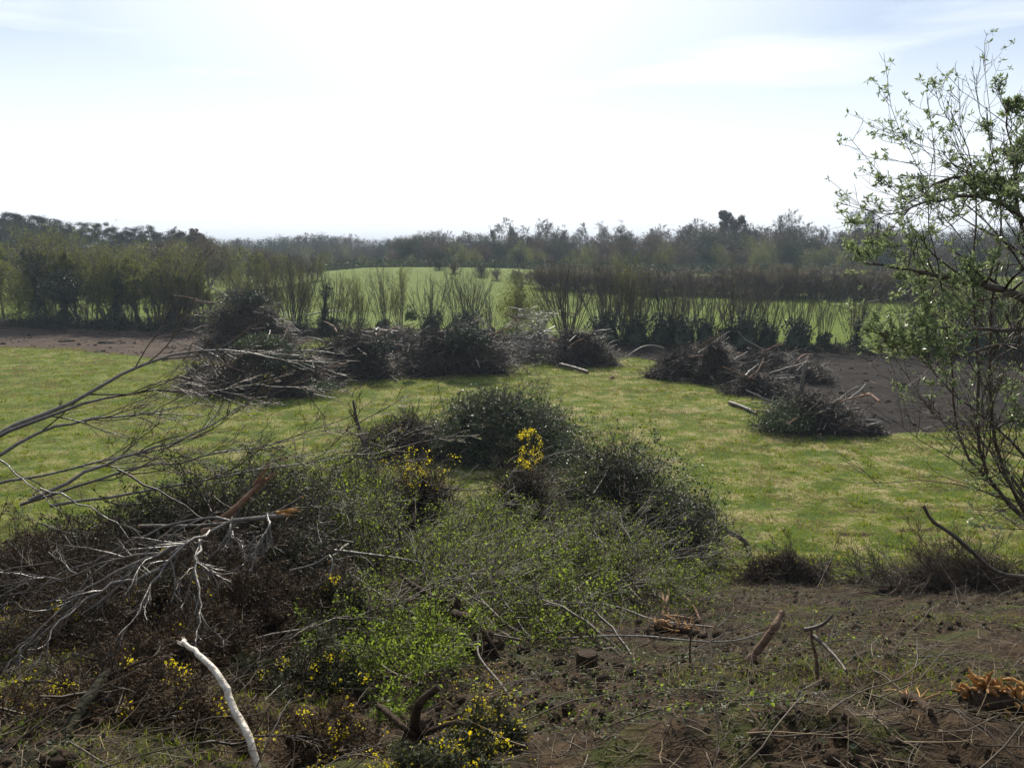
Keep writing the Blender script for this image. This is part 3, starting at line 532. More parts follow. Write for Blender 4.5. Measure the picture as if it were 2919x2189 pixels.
def dims(px, py, w_px, h_px):               # ground point and real half-width and height of a pile from its place in the field
    c = G(px, py); s = c[1]/F; return c, w_px*s/2, h_px*s
# big left pile: three merged heaps
def field_pile(label, px, py, wpx, hpx, seed, dep=.6, **k):
    c, rx, hz = dims(px, py, wpx, hpx); ry = rx*dep; c = np.array([c[0]*(1+ry*.75/c[1]), c[1]+ry*.75, 0]); c[2] = H(c[0], c[1]); hz *= 1.25
    k.setdefault('core', .6); return pile('brush_pile', label, c, (rx, ry, hz), seed, irr=True, limbs=max(4, int(wpx/11)), **k), c, rx, ry, hz
o, c, rx, ry, hz = field_pile('highest dark heap of felled brush with a green top, back of left cluster', 250, 354, 118, 52, 401, n=150, k=(6, 6), tw=.012, br=.06)
foliage(o, 'ivy_leaves', c+[.2, -.6, hz*.78], (2.0, 1.5, 1.2), 4500, .13, 'ivy', 4011)
o, c, rx, ry, hz = field_pile('large front-left heap of felled brush, brown twigs with ivy patch', 268, 398, 172, 46, 402, n=220, k=(7, 7), tw=.011, br=.05)
foliage(o, 'ivy_leaves', c+[2.0, -1.9, hz*.55], (1.5, 1.3, 1.4), 5000, .11, 'ivy', 4021)
foliage(o, 'ivy_leaves', c+[-.2, .3, hz*.85], (1.9, 1.2, .8), 2600, .12, 'ever', 4022)
foliage(o, 'ivy_leaves', c+[4.0, -2.2, .4], (1.2, 1.0, .8), 1500, .10, 'ever', 4023)
o, c, rx, ry, hz = field_pile('brown brush heap right of the large front-left heap', 352, 380, 112, 46, 403, n=170, k=(7, 6), tw=.012, br=.06)
foliage(o, 'ivy_leaves', c+[2.4, -1.4, hz*.5], (.9, .9, 1.6), 1800, .12, 'ivy', 4031)
field_pile('low trailing brush at the left end of the left cluster', 205, 388, 70, 26, 404, n=90, k=(6, 6), tw=.010, br=.04, core=.5)
o, c, rx, ry, hz = field_pile('grey-brown brush pile behind the gap, middle of the field edge', 395, 358, 90, 30, 405, n=90, k=(6, 6), tw=.012, br=.05, twm='grey', core=.5)
o, c, rx, ry, hz = field_pile('broad central brush pile with a green ivy patch', 455, 375, 140, 46, 406, n=210, k=(7, 7), tw=.012, br=.06, flare=.3)
foliage(o, 'ivy_leaves', c+[1.0, -2.4, hz*.55], (1.7, 1.2, 1.9), 6000, .12, 'ivy', 4061)
foliage(o, 'ivy_leaves', c+[-3.2, -.5, hz*.95], (.5, .5, 1.2), 900, .13, 'ever', 4062)
o, c, rx, ry, hz = field_pile('silvery spray of bare branches fanning right from the central pile', 525, 362, 78, 42, 407, n=80, k=(9, 7), tw=.010, br=.045, core=0, twm='grey', bm='grey', az=.15, el=.35, L=1.4)
field_pile('dark tangled brush pile with upright grey tips, right of the silvery spray', 583, 366, 76, 34, 408, n=150, k=(7, 6), tw=.011, br=.05, flare=.25)
field_pile('upright grey brush standing behind the dark tangled pile', 570, 348, 30, 36, 409, n=50, k=(8, 6), tw=.011, br=.04, core=0, twm='grey', flare=1.0, up=.6)
field_pile('round dark brush pile at the right edge of the bright grass', 682, 380, 84, 30, 410, n=140, k=(7, 6), tw=.010, br=.04)
field_pile('small dark brush pile just right of the round dark one', 715, 384, 40, 30, 411, n=80, k=(7, 6), tw=.010, br=.04, core=.8)
field_pile('long low brush pile behind the snapped upright branch', 765, 372, 90, 18, 412, n=110, k=(6, 6), tw=.011, br=.05, core=.55)
field_pile('flattened twiggy brush pile left of the snapped upright branch', 755, 396, 80, 22, 413, n=140, k=(6, 6), tw=.010, br=.04, core=.55)
field_pile('low brush around the foot of the snapped upright branch', 805, 384, 60, 18, 418, n=90, k=(6, 6), tw=.010, br=.04, core=.5)
o, c, rx, ry, hz = field_pile('brush pile with a round green leafy clump and torn logs, right of field', 812, 434, 118, 34, 414, n=150, k=(7, 6), tw=.009, br=.04, core=.6)
foliage(o, 'leafy_clump', c+[-1.9, -.9, .3], (1.6, 1.4, 1.5), 7000, .075, 'ever', 4141)
field_pile('scrap of brush and torn roots at the lower right tip of the dark soil', 870, 436, 36, 12, 415, n=60, k=(5, 6), tw=.009, br=.04, core=.5)
# the evergreen heap in mid-field
c, rx, hz = dims(520, 460, 150, 70); c = np.array([c[0]-.5, c[1]+.9, 0]); c[2] = H(c[0], c[1])
o = pile('evergreen_heap', 'big rounded heap of cut evergreen with glossy small leaves, mid-field', c+[-.5, 0, 0], (3.7, 2.6, 2.8), 420, n=150, k=(7, 7), tw=.006, lm='ever', nl=4, ls=.07, core=.72, br=.035, up=.4, flare=.35, cat='brush pile')
foliage(o, 'outer_leaves', c+[-.2, 0, .2], (3.6, 2.5, 2.75), 26000, .11, 'ever', 421)
c2 = c+[-4.5, 0, 0]; o = pile('brush_heap', 'low dark tail of dead twigs left of the glossy evergreen heap', c2, (2.6, 1.5, 1.9), 422, n=130, k=(7, 7), tw=.006, core=.75, br=.03, twm='deadtwig', bm='deadtwig')

# ------------------------------------------------------------------ thickets at the foot of the bank
def at_ground(px, Y, dz=0): p = GX(px, Y); p[2] += dz; return p
c = at_ground(625, 20.2); o = pile('thorn_thicket', 'dark uprooted thorn thicket right of the gorse, arching twigs', c, (2.8, 1.8, 3.7), 430, n=150, k=(8, 8), tw=.0045, lm='bramble', nl=3, ls=.06, core=.68, br=.03, up=.3, flare=.4, cat='felled thorn')
foliage(o, 'outer_leaves', c+[.1, -.2, .3], (2.8, 1.8, 3.4), 36000, .065, 'ever', 431)
c = at_ground(690, 21.6); o = pile('thorn_thicket', 'lower right flank of the dark thorn thicket, above the bowed stem', c, (1.3, 1.1, 1.9), 432, n=60, k=(8, 8), tw=.004, lm='bramble', nl=2, ls=.045, core=.45, br=.025, up=-.2, flare=.3, cat='felled thorn')
c = at_ground(365, 17); o = pile('thorn_thicket', 'grey twiggy thorn thicket with a dead spike sticking up', c, (2.0, 1.5, 3.1), 433, n=90, k=(8, 8), tw=.004, lm='fresh', nl=2, ls=.045, core=.55, br=.025, up=.35, flare=.45, cat='felled thorn', lfrac=.6)

# ------------------------------------------------------------------ felled, fresh-leaved brushwood on the bank
def felled(name, label, stems, seed, R0=.03, n=(14, 8, 5), tw=.003, lm=None, nl=3, ls=.035, bm='twig', twm='twig', L=(.3, .55), cat='felled branch', up=.1, ang=(20, 55), gnd=True, wig=.12, off=.03, lname='leaves', t0=.15, P=14, Lab=None, wd=.6):
    """stems: list of lists of (px, py, depth) world-placed control points"""
    r = RG(seed); pts = [np.array([PX(*p) for p in s]) for s in stems]; base = pts[0][0].copy()
    root = empty(name, base, label, cat); C = np.stack([spline(p, P) for p in pts]); C = C+r.normal(0, .012, C.shape)
    if gnd: C[..., 2] = np.maximum(C[..., 2], H(C[..., 0], C[..., 1])+R0*.6)
    q = np.linspace(0, 1, P)[None]; rs = R0*np.array([1]+[.75]*(len(pts)-1))[:, None]; R = rs*(1-.8*q)
    lv = [(C, R)]; c_, r_ = C, R
    for j, m in enumerate(n):
        c_, r_ = kids(r, c_, r_, m, L if j == 0 else (.3, .65), ang, (t0, 1), 6 if j == 0 else 4, wig, up, .5, tw*(2 if j == 0 else 1), ab=Lab if j == 0 else None); 
        if gnd: c_[..., 2] = np.maximum(c_[..., 2], H(c_[..., 0], c_[..., 1])+.005)
        lv.append((c_, r_))
    part('stem', Geo().tubes(*lv[0], 7, True), M[bm], root); g = Geo()
    for j, x in enumerate(lv[1:]): g.tubes(*x, 4 if j == 0 else 3)
    part('twigs', g, M[twm], root)
    if lm: part(lname, lgeo(leaves(r, c_, nl, ls, off=off, wd=wd)), M[lm], root)
    return root
r = RG(500)
def HP(px, py): return PX(px, py, float(np.interp(py, [430, 470, 500, 530, 560, 600, 650, 700, 767], [19, 17.5, 16, 14.3, 12.6, 10, 7.3, 5.5, 3.9])))
def seg(px, py, px2, py2, lift=.25, arch=.3):
    a = HP(px, py); b = HP(px2, py2); m = (a+b)/2+[0, 0, arch]; f_ = lambda p: project(p); return [f_(a), f_(m), f_(b)]
def project(p):
    v = np.array(p)-[0, 0, CAMZ]; fx = v[0]; fz = v[1]*math.cos(PITCH)-v[2]*math.sin(PITCH); fy = v[1]*math.sin(PITCH)+v[2]*math.cos(PITCH)
    return (512+F*fx/fz, 383.5-F*fy/fz, p[1])
FL = [((300, 600), (470, 530), 'green-leaved hawthorn bough lying in the middle of the bank, leftmost'), ((360, 640), (540, 560), 'hawthorn bough with bright young leaves, centre of the bank'),
      ((420, 600), (300, 530), 'leafy bough pointing up-left behind the grey broken limb'), ((520, 640), (400, 560), 'leafy bough crossing the centre of the bank to the left'),
      ((480, 560), (620, 590), 'leafy bough lying towards the torn yellow log'), ((560, 600), (700, 560), 'thin leafy bough reaching the edge of the grass'),
      ((560, 550), (430, 522), 'leafy bough on the crest, right of the dead spike'), ((600, 565), (520, 524), 'leafy bough under the flowering gorse'),
      ((330, 560), (220, 500), 'leafy bough lying left, above the grey broken limb'), ((470, 650), (380, 690), 'leafy sprays trailing down towards the dark root'),
      ((430, 690), (300, 650), 'lowest leafy bough, right of the pale curved stick'), ((620, 650), (500, 620), 'straggling leafy bough left of the small round stump'),
      ((380, 530), (300, 486), 'leafy bough at the foot of the grey thorn thicket'), ((640, 590), (560, 530), 'leafy bough on the shoulder of the dark thorn thicket'),
      ((330, 480), (180, 490), 'small-leaved twigs behind the snapped brown trunk'), ((250, 540), (140, 500), 'leafy twigs under the long bare boughs at left')]
for j, (a, b, l) in enumerate(FL):
    felled('felled_bough', l, [seg(*a, *b, .35, .35), seg(a[0]+15, a[1]+6, b[0]+50, b[1]-8, .45, .3), seg(a[0]-20, a[1]-5, b[0]-25, b[1]+16, .3, .25), seg(a[0], a[1]+10, b[0]+15, b[1]+30, .2, .25)], 510+j, .022,
           (20, 9, 6), .0026, 'fresh', (3, 3, 4, 3, 2, 2, 1, 1, 3, 3, 3, 1, 2, 1, 1, 1)[j], .026 if a[1] > 560 else .036, L=(.13, .34), up=.0, ang=(15, 60))
for j, (px, Y, a3, l) in enumerate([(300, 12.5, (1.6, 1.1, 1.0), 'dark dead brush heap under the leafy boughs, left end'), (380, 11.2, (1.5, 1.0, .75), 'dark dead brush heap under the brightest young leaves'), (470, 12.5, (1.9, 1.2, .9), 'dark dead brush heap under the leafy boughs, middle'),
        (450, 15.2, (2.2, 1.1, .75), 'dark dead brush heap on the crest below the gorse sprays'), (560, 15.5, (2.0, 1.2, .8), 'dark dead brush heap below the flowering gorse'), (600, 13.2, (1.7, 1.0, .5), 'thin dead brush layer between small stump and thorn thicket')]):
    pile('dead_brush', l, at_ground(px, Y, -.1), a3, 530+j, n=110, k=(7, 6), tw=.0035, core=.8, br=.018, twm='deadtwig', bm='twig', up=.05, cat='brush pile')
# long bare boughs sweeping in from the left
LB = [[(-40, 452, 9.5), (90, 393, 10), (150, 362, 10.4), (205, 350, 10.6), (300, 362, 11)], [(-40, 452, 9.4), (70, 408, 9.8), (125, 394, 10.2), (200, 392, 10.5), (265, 384, 11)],
      [(-40, 475, 9.2), (60, 424, 9.8), (140, 414, 10.2), (205, 400, 10.6)], [(30, 500, 9.2), (120, 458, 9.8), (180, 440, 10.2), (250, 402, 10.8)],
      [(20, 505, 9.4), (130, 470, 9.8), (240, 450, 10.4), (345, 430, 11)], [(50, 505, 9.4), (160, 488, 9.8), (260, 470, 10.4), (400, 448, 11)], [(-40, 490, 9), (60, 470, 9.6), (130, 455, 10), (230, 428, 10.6)]]
felled('bare_bough', 'uppermost long bare bough sweeping in from the left edge', [LB[0], LB[1]], 540, .034, (10, 6, 4), .0036, None, bm='grey', L=(.25, .45), gnd=False, ang=(12, 40), t0=.25)
felled('bare_bough', 'bare bough arching below the uppermost one, left edge', [LB[2], LB[6]], 541, .026, (10, 6, 4), .0034, None, bm='grey', L=(.25, .45), gnd=False, ang=(12, 40), t0=.2)
felled('bare_bough', 'lower long bare boughs pointing right across the field edge', [LB[3], LB[4], LB[5]], 542, .026, (11, 6, 4), .0034, 'spring', 1, .03, bm='grey', L=(.25, .45), gnd=False, ang=(12, 40), t0=.2)
felled('broken_branch', 'thin snapped branch slanting down right at the left, pale tip', [[(118, 322+146, 8.2), (210, 520, 8), (262, 552, 7.9), (284, 580, 7.8)]], 543, .013, (5, 3), .003, None, bm='bark', gnd=False, L=(.15, .3))
felled('broken_branch', 'straight pale stick slanting down at the left edge', [[(-10, 410+40, 8.8), (30, 485, 8.6), (62, 512, 8.4)]], 544, .012, (4, 3), .003, None, bm='grey', gnd=False, L=(.15, .3))
felled('broken_branch', 'dead snapped branch crossing in front of the left evergreen brush', [[(40, 432+56, 8), (88, 505, 8), (130, 540, 7.8), (138, 556, 7.6)]], 545, .011, (5, 3), .003, None, bm='grey', gnd=False, L=(.2, .35))
for j, (L_, l_) in enumerate([([[(-20, 575, 7.2), (60, 560, 7.3), (140, 545, 7.5), (200, 530, 7.7)], [(-20, 600, 6.8), (50, 590, 7), (120, 585, 7.1)]], 'thin dead boughs lying from the left edge under the silvery limb'),
        ([[(-20, 650, 6.0), (50, 632, 6.1), (110, 600, 6.4), (150, 590, 6.6)], [(-20, 620, 6.4), (60, 640, 5.9), (110, 660, 5.6)]], 'thin forked dead twigs at the left edge above the mossy branch'),
        ([[(250, 640, 6.0), (330, 622, 6.3), (400, 600, 6.9), (450, 575, 7.6)], [(235, 650, 5.9), (320, 640, 6.0), (390, 650, 5.9)]], 'thin dead boughs crossing right of the top of the pale curved stick'),
        ([[(20, 720, 4.6), (90, 700, 4.8), (160, 710, 4.7), (215, 735, 4.3)], [(200, 745, 4.15), (300, 735, 4.3), (370, 745, 4.2)]], 'loose dead twigs strewn across the bottom left soil')]):
    felled('dead_twigs', l_, L_, 546+j, .011, (9, 5, 3), .0022, None, bm='twig', twm='twig', gnd=True, L=(.2, .4), ang=(15, 50))
# grey limb with torn end
GL = [[(286, 512, 7.6), (262, 516, 7.6), (231, 518, 7.6), (212, 531, 7.5), (182, 543, 7.3), (120, 560, 7.1), (40, 585, 7)],
      [(231, 518, 7.6), (190, 520, 7.7), (135, 538, 7.6), (90, 560, 7.5), (0, 590, 7.4)], [(212, 531, 7.5), (182, 548, 7.2), (160, 570, 7), (140, 610, 6.6), (115, 640, 6.3)],
      [(200, 538, 7.4), (196, 570, 7.0), (200, 605, 6.7), (195, 640, 6.4)], [(268, 514, 7.6), (268, 530, 7.4), (252, 552, 7.3), (238, 565, 7.2)], [(232, 519, 7.6), (234, 538, 7.4), (245, 552, 7.3)],
      [(182, 545, 7.3), (120, 570, 7), (70, 600, 6.8), (20, 650, 6.4)], [(160, 568, 7), (100, 590, 6.8), (60, 620, 6.5), (40, 660, 6.2)]]
GL = [[(a, b, c-1.0) for a, b, c in s_] for s_ in GL]
o = felled('broken_limb', 'silvery grey broken limb with torn yellow end, forked twigs spreading left', GL, 550, .020, (9, 7), .0034, None, bm='grey', twm='grey', L=(.22, .45), gnd=False, ang=(18, 50), wig=.2, up=-.25)
def torn(par, p, d, R, seed, n=16, mt='wood', L=.25, name='torn_end'):
    r = RG(seed); d = nrm(np.array(d, float)); k = nrm(np.cross(np.tile(d, (n, 1)), r.normal(size=(n, 3)))); s = np.array(p)+k*R*r.uniform(.1, .95, (n, 1))
    C, Rr = run(r, s-d*L*.5, np.tile(d, (n, 1))+k*.15, r.uniform(.5, 1.3, n)*L, np.full(n, R*.32), np.full(n, R*.05), 4, .06); part(name, Geo().tubes(C, Rr, 4, True), M[mt], par)
torn(o, PX(286, 512, 6.6), (1, .1, .1), .03, 5, 12, L=.16)
# pale stick
SP = [PX(*p) for p in [(182, 640, 4.6), (202, 657, 4.45), (226, 687, 4.3), (237, 715, 4.2), (250, 738, 4.1), (258, 775, 4.0), (256, 800, 3.9)]]
o = empty('pale_stick', SP[0], 'curved barkless white stick standing out at the bottom left', 'stick'); C = spline(SP, 26)[None]; q = np.linspace(0, 1, 26)[None]
part('stick', Geo().tubes(C+RG(3).normal(0, .003, C.shape), .013+.009*np.sin(q*2.6), 12, True), M['pale'], o); torn(o, SP[0], SP[0]-SP[1], .022, 9, 8, 'pale', .06, 'frayed_tip')

# helper for bent logs and sticks
def log(name, label, pts, R, seed, m='bark', cat='log', end='wood', torn_end=True, taper=.8, sides=10, kid=0, rough=.08):
    r = RG(seed); P = [np.asarray(p, float) if len(p) == 4 else PX(*p) for p in pts]; P = [p[:3] for p in P]; o = empty(name, P[0], label, cat); n = 18; C = spline(P, n)[None]
    q = np.linspace(0, 1, n)[None]; Rr = R*(1-(1-taper)*q)*(1+r.normal(0, rough, (1, n))); part('bark', Geo().tubes(C, Rr, sides), M[m], o)
    if torn_end:
        for e, s in ((0, C[0, 0]-C[0, 1]), (-1, C[0, -1]-C[0, -2])):
            g = Geo(); cc = C[:, [e, e]].copy(); cc[0, 1] += nrm(s)*.01; g.tubes(cc, np.full((1, 2), Rr[0, e]*.97), sides, True); part('cut_end', g, M[end], o)
    if kid:
        c1, r1 = kids(r, C, Rr, kid, (.2, .45), (30, 70), (.1, .95), 6, .15, .2, .4, .004); c2, r2 = kids(r, c1, r1, 4, (.3, .5), (25, 60), (.3, 1), 4, .15, .1, .5, .003)
        for j in range(kid): part('side_branch', Geo().tubes(c1[j:j+1], r1[j:j+1], 4).tubes(c2[4*j:4*j+4], r2[4*j:4*j+4], 3), M['deadtwig'], o)
    return o
def gp(px, py, dz=.0): p = G(px, py); return (p[0], p[1], p[2]+dz, 0)
# snapped brown trunk behind grey limb
o = log('split_log', 'split reddish-brown trunk slanting up right behind the grey broken limb', [(205, 532, 8.3), (235, 508, 8.3), (265, 478, 8.4)], .05, 560, 'redwood', taper=.35, kid=4); torn(o, PX(265, 477, 8.4), (.6, .1, .6), .04, 12, 10, 'redwood', .3)
log('bent_branch', 'long smooth dark branch running right, just above the grey limb', [(140, 526, 8), (215, 524, 8), (270, 514, 8.1), (302, 497, 8.2)], .022, 561, 'bark', 'branch', taper=.6, kid=3)
log('dead_spike', 'dead tapering spike rising from the grey thorn thicket', [(372, 480, 15.8), (366, 450, 15.9), (358, 425, 16), (353, 400, 16)], .08, 562, 'bark', 'branch', taper=.25, kid=5, torn_end=False)
log('bent_branch', 'long bare branch lying right of the fallen gorse flowers, centre', [gp(402, 458+30, .9), gp(450, 520, .7), gp(500, 545, .5), gp(560, 580, .3)], .028, 563, 'bark', 'branch', taper=.5, kid=6)
log('bent_branch', 'pair-forming bare branch below the flowering gorse', [gp(420, 510, .9), gp(470, 512, .8), gp(540, 500, 1.0), gp(570, 495, .9)], .035, 564, 'redwood', 'branch', taper=.6, kid=5)
log('bent_branch', 'straight bare branch lying across the centre of the leafy boughs', [gp(330, 585, .3), gp(395, 572, .5), gp(440, 560, .6)], .018, 565, 'bark', 'branch', taper=.5, kid=6)
log('bent_branch', 'pale bare branch lying level below the straight one', [gp(335, 582, .4), gp(400, 586, .35), gp(470, 594, .3)], .022, 566, 'grey', 'branch', taper=.5, kid=7)
log('bent_branch', 'bare branch curving down right from the leafy boughs', [gp(345, 590, .25), gp(400, 625, .2), gp(460, 650, .2), gp(520, 655, .15)], .018, 567, 'bark', 'branch', taper=.5, kid=7)
log('bent_branch', 'thin branch running from the leafy boughs to the torn yellow log', [gp(540, 612, .15), gp(610, 620, .2), gp(660, 634, .15), gp(712, 636, .1)], .014, 568, 'grey', 'branch', taper=.5, kid=8)
log('bent_branch', 'long thin branch lying right across the bare soil', [gp(560, 650, .1), gp(640, 648, .1), gp(700, 652, .08), gp(770, 640, .08)], .012, 569, 'grey', 'branch', taper=.5, kid=8)
log('curled_stick', 'hooked curling stick beside the yellow flowers, left of centre', [(290, 570, 7.2), (318, 562, 7.1), (330, 555, 7.1), (332, 568, 7.0), (322, 582, 6.9), (300, 588, 6.9)], .012, 570, 'grey', 'stick', torn_end=False, taper=.5)
log('bowed_stick', 'bow-shaped thin stick above the pale curved stick', [(308, 645, 5.8), (300, 668, 5.5), (280, 685, 5.2), (262, 702, 5.0)], .007, 571, 'grey', 'stick', taper=.6, torn_end=False)
log('mossy_branch', 'thick mossy dark branch half buried at the lower left', [gp(165, 690, .12), gp(130, 695, .16), gp(95, 712, .12), gp(60, 742, .0)], .045, 572, 'moss', 'branch', taper=.7, kid=3)
# dark root plate at the bottom
o = empty('tree_root', gp(425, 740)[:3], 'dark claw-shaped upturned root at the bottom centre', 'root'); r = RG(573)
RT = [[gp(424, 745)[:3], PX(415, 722, 4.35), PX(420, 702, 4.3), PX(439, 686, 4.3)], [gp(424, 745)[:3], PX(436, 728, 4.3), PX(458, 722, 4.25), PX(480, 732, 4.2)], [gp(424, 742)[:3], PX(440, 745, 4.1), PX(456, 757, 3.9), gp(470, 764)[:3]],
      [gp(420, 742)[:3], PX(405, 728, 4.3), PX(392, 716, 4.4), gp(380, 712)[:3]], [gp(424, 742)[:3], PX(446, 720, 4.4), PX(462, 712, 4.5), PX(472, 703, 4.6)]]
for j, p in enumerate(RT):
    C = spline(p, 14)[None]; q = np.linspace(0, 1, 14)[None]; part('root_arm', Geo().tubes(C, (.042 if j in (0, 2) else .022)*(1-.5*q)*(1+r.normal(0, .08, q.shape)), 9, True), M['root'], o)
part('root_base', Geo().add(*lump(r, np.array(gp(424, 748)[:3])-[0, 0, .05], .16, .14, .2, 16, .4)), M['root'], o)
o = empty('tree_root', gp(455, 640)[:3], 'crumbling dark brown root lump under the leafy boughs', 'root')
part('root_lump', Geo().add(*lump(r, np.array(gp(452, 630)[:3]), .22, .16, .25, 18, .6)), M['root'], o); part('root_lump', Geo().add(*lump(r, np.array(gp(478, 652)[:3]), .2, .14, .14, 16, .6)), M['root'], o)
for p in ([gp(445, 622, .2), gp(420, 612, .25), gp(400, 600, .3)], [gp(455, 632, .2), gp(485, 655, .2), gp(498, 660, .02)], [gp(448, 630, .1), gp(425, 628, .12), gp(390, 618, .1)]):
    C = spline([q_[:3] for q_ in p], 10)[None]; part('root_arm', Geo().tubes(C, np.linspace(.05, .02, 10)[None], 8, True), M['root'], o)
# small round stump
p = np.array(G(587, 670)); o = empty('round_stump', p, 'small round brown stump lying on the soil, centre-right', 'stump'); n = 20; a = np.linspace(0, 2*PI, n, endpoint=False)
rr = .088*(1+.06*np.sin(a*3)+.04*np.sin(a*7)); rings = []
for z, s in ((-.03, .95), (.04, 1.), (.10, 1.02), (.15, .98)): rings.append(np.stack([np.cos(a)*rr*s, np.sin(a)*rr*s*.85, np.full(n, z)], -1)+p)
V = np.stack(rings); i = np.arange(n*4).reshape(4, n); part('bark', Geo().add(V, np.stack([i[:-1], np.roll(i[:-1], -1, 1), np.roll(i[1:], -1, 1), i[1:]], -1).reshape(-1, 4)), M['root'], o)
part('cut_face', Geo().add(np.concatenate([rings[-1], p[None]+[0, 0, .156]]), np.array([[k, (k+1) % n, n] for k in range(n)]), False), M['root'], o)
# torn yellow log
def splinter_log(label, A, B, R, seed, mats=('wood', 'root'), n=46, L=.45, up=(0, 0, .2)):
    r = RG(seed); A = np.array(A[:3]); B = np.array(B[:3]); o = empty('splintered_log', A, label, 'log'); C = spline([A, (A+B)/2+[0, 0, .03], B], 12)[None]
    part('bark', Geo().tubes(C, (R*(1+r.normal(0, .12, (1, 12)))*np.linspace(1, .6, 12)), 9, True), M[mats[1]], o); ax = nrm(B-A)
    s = A+np.linspace(0, .8, n)[:, None]*(B-A)+r.normal(0, R*.5, (n, 3))+[0, 0, R*.7]; d = np.tile(-ax, (n, 1))+r.normal(0, .3, (n, 3))+np.array(up)
    Cs, Rs = run(r, s, d, r.uniform(.3, 1, n)*L, np.full(n, R*.19), np.full(n, R*.05), 4, .2); part('splinters', Geo().tubes(Cs, Rs, 4, True), M[mats[0]], o); return o
splinter_log('freshly torn bright yellow log lying on the soil right of centre', gp(656, 632, .06), gp(706, 641, .05), .06, 580, L=.2)
splinter_log('shattered orange trunk end at the right edge of the clearing', gp(965, 712, .05), gp(1040, 718, .06), .10, 581, L=.13, n=80, up=(.1, -.2, .7))
splinter_log('short orange splintered stub lying left of the shattered trunk', gp(905, 700, .02), gp(930, 716, .02), .035, 582, L=.18, n=14)
o = empty('torn_root', gp(670, 612)[:3], 'reddish upright torn roots behind the bright yellow log', 'root')
for j, p in enumerate([[gp(665, 618), gp(662, 604, .15), gp(657, 598, .3)], [gp(668, 618), gp(672, 600, .15), gp(690, 606, .1), gp(700, 620)], [gp(665, 620), gp(680, 622, .05), gp(700, 622, .02)], [gp(662, 616), gp(668, 606, .2), gp(668, 600, .28)]]):
    part('root_arm', Geo().tubes(spline([q_[:3] for q_ in p], 10)[None], np.linspace(.035, .015, 10)[None], 7, True), M['redwood'], o)
a = np.array(gp(750, 663)[:3]); log('leaning_log', 'leaning reddish-brown log propped upright right of the torn yellow log', [(*a, 0), (765, 640, a[1]), (774, 627, a[1]), (782, 612, a[1]+.1)], .036, 583, 'peel', taper=.7, end='redwood', rough=.13, kid=2)
a = np.array(gp(817, 680)[:3]); o = log('upright_stick', 'thin upright stick with a crossed top, standing right of the leaning log', [(*a, 0), (816, 655, a[1]), (812, 640, a[1]), (811, 627, a[1]+.05)], .016, 584, 'peel', 'stick', taper=.7, torn_end=False)
for p in ([(804, 629, a[1]), (814, 627, a[1]), (822, 624, a[1]), (833, 614, a[1])], [(814, 635, a[1]), (830, 650, a[1]-.2), (842, 664, a[1]-.4), (846, 670, a[1]-.5)]): part('side_stick', Geo().tubes(spline([PX(*q_) for q_ in p], 8)[None], np.linspace(.018, .010, 8)[None], 7, True), M['bark'], o)
a = np.array(gp(690, 664)[:3]); log('upright_stick', 'slim dark upright twig stuck in the ground below the torn yellow log', [(*a, 0), (690, 645, a[1]), (692, 625, a[1])], .010, 585, 'bark', 'stick', taper=.5, kid=4, torn_end=False)
log('bent_branch', 'thin twiggy branch standing in the soil left of the small stump, bottom centre', [gp(512, 702), gp(496, 688, .08), gp(482, 675, .12), gp(478, 655, .2)], .012, 586, 'bark', 'branch', kid=4, torn_end=False)
# bowed stem at the right of the thicket and dark branch at the right
a = np.array(gp(751, 565)[:3]); log('bowed_branch', 'bowed bare stem arching left from the ground into the thorn thicket', [(*a, 0), (745, 541, a[1]), (728, 531, a[1]), (708, 512, a[1]), (690, 501, a[1]), (672, 492, a[1]+.3)], .085, 587, 'bark', 'branch', taper=.3, kid=10, torn_end=False)
log('slanting_branch', 'long dark branch with a forked tip slanting down to the right edge', [(924, 506, 7.0), (931, 519, 7.0), (950, 532, 7.0), (972, 551, 7.0), (998, 572, 7.0), (1030, 577, 7.0), (1060, 578, 7.1)], .017, 588, 'bark', 'branch', taper=1.3, torn_end=False)
# logs and roots in the field
log('log', 'pale-ended log lying on the grass, pointing at the green leafy clump', [gp(729, 405, .15), gp(742, 409, .15), gp(756, 415, .12)], .12, 590, 'bark', kid=0)
log('log', 'light barkless log lying at the right tip of the leafy-clump pile', [gp(850, 425, .2), gp(866, 425, .25), gp(882, 426, .2)], .10, 591, 'grey', kid=3)
log('log', 'felled log with torn red end lying in the middle of the grass', [gp(560, 368, .3), gp(574, 371, .25), gp(588, 374, .15)], .15, 592, 'bark', end='redwood', kid=0)
splinter_log('torn reddish stump lying on the grass at centre right', gp(664, 374, .35), gp(646, 378, .15), .24, 593, ('redwood', 'root'), L=.6, n=24)
splinter_log('small scrap of torn reddish wood on the grass', gp(613, 378, .1), gp(609, 380, .1), .08, 594, ('redwood', 'redwood'), L=.5, n=16)
log('snapped_branch', 'snapped pale branch standing upright in the right-hand brush', [gp(800, 400, .0), PX(803, 375, 48).tolist()+[0], PX(805, 362, 48).tolist()+[0]], .12, 595, 'grey', 'branch', kid=0)
for j, (p1, p2, l) in enumerate([((470, 362), (500, 366), 'pale torn log at the base of the central brush pile'), ((402, 352), (416, 358), 'short pale log between the left and central piles'), ((306, 322), (345, 318), 'pale limb lying over the top of the left pile cluster'),
        ((860, 410), (878, 418), 'thin pale pole lying behind the light barkless log'), ((822, 421), (850, 428), 'torn pole sticking out of the leafy-clump pile'), ((795, 372), (812, 366), 'reddish torn stick on the right-hand brush, behind the upright branch')]):
    log('log', l, [gp(*p1, .8), gp((p1[0]+p2[0])/2, (p1[1]+p2[1])/2, 1.1), gp(*p2, .9)], .09, 600+j, 'grey' if j % 2 == 0 else 'redwood', kid=3)

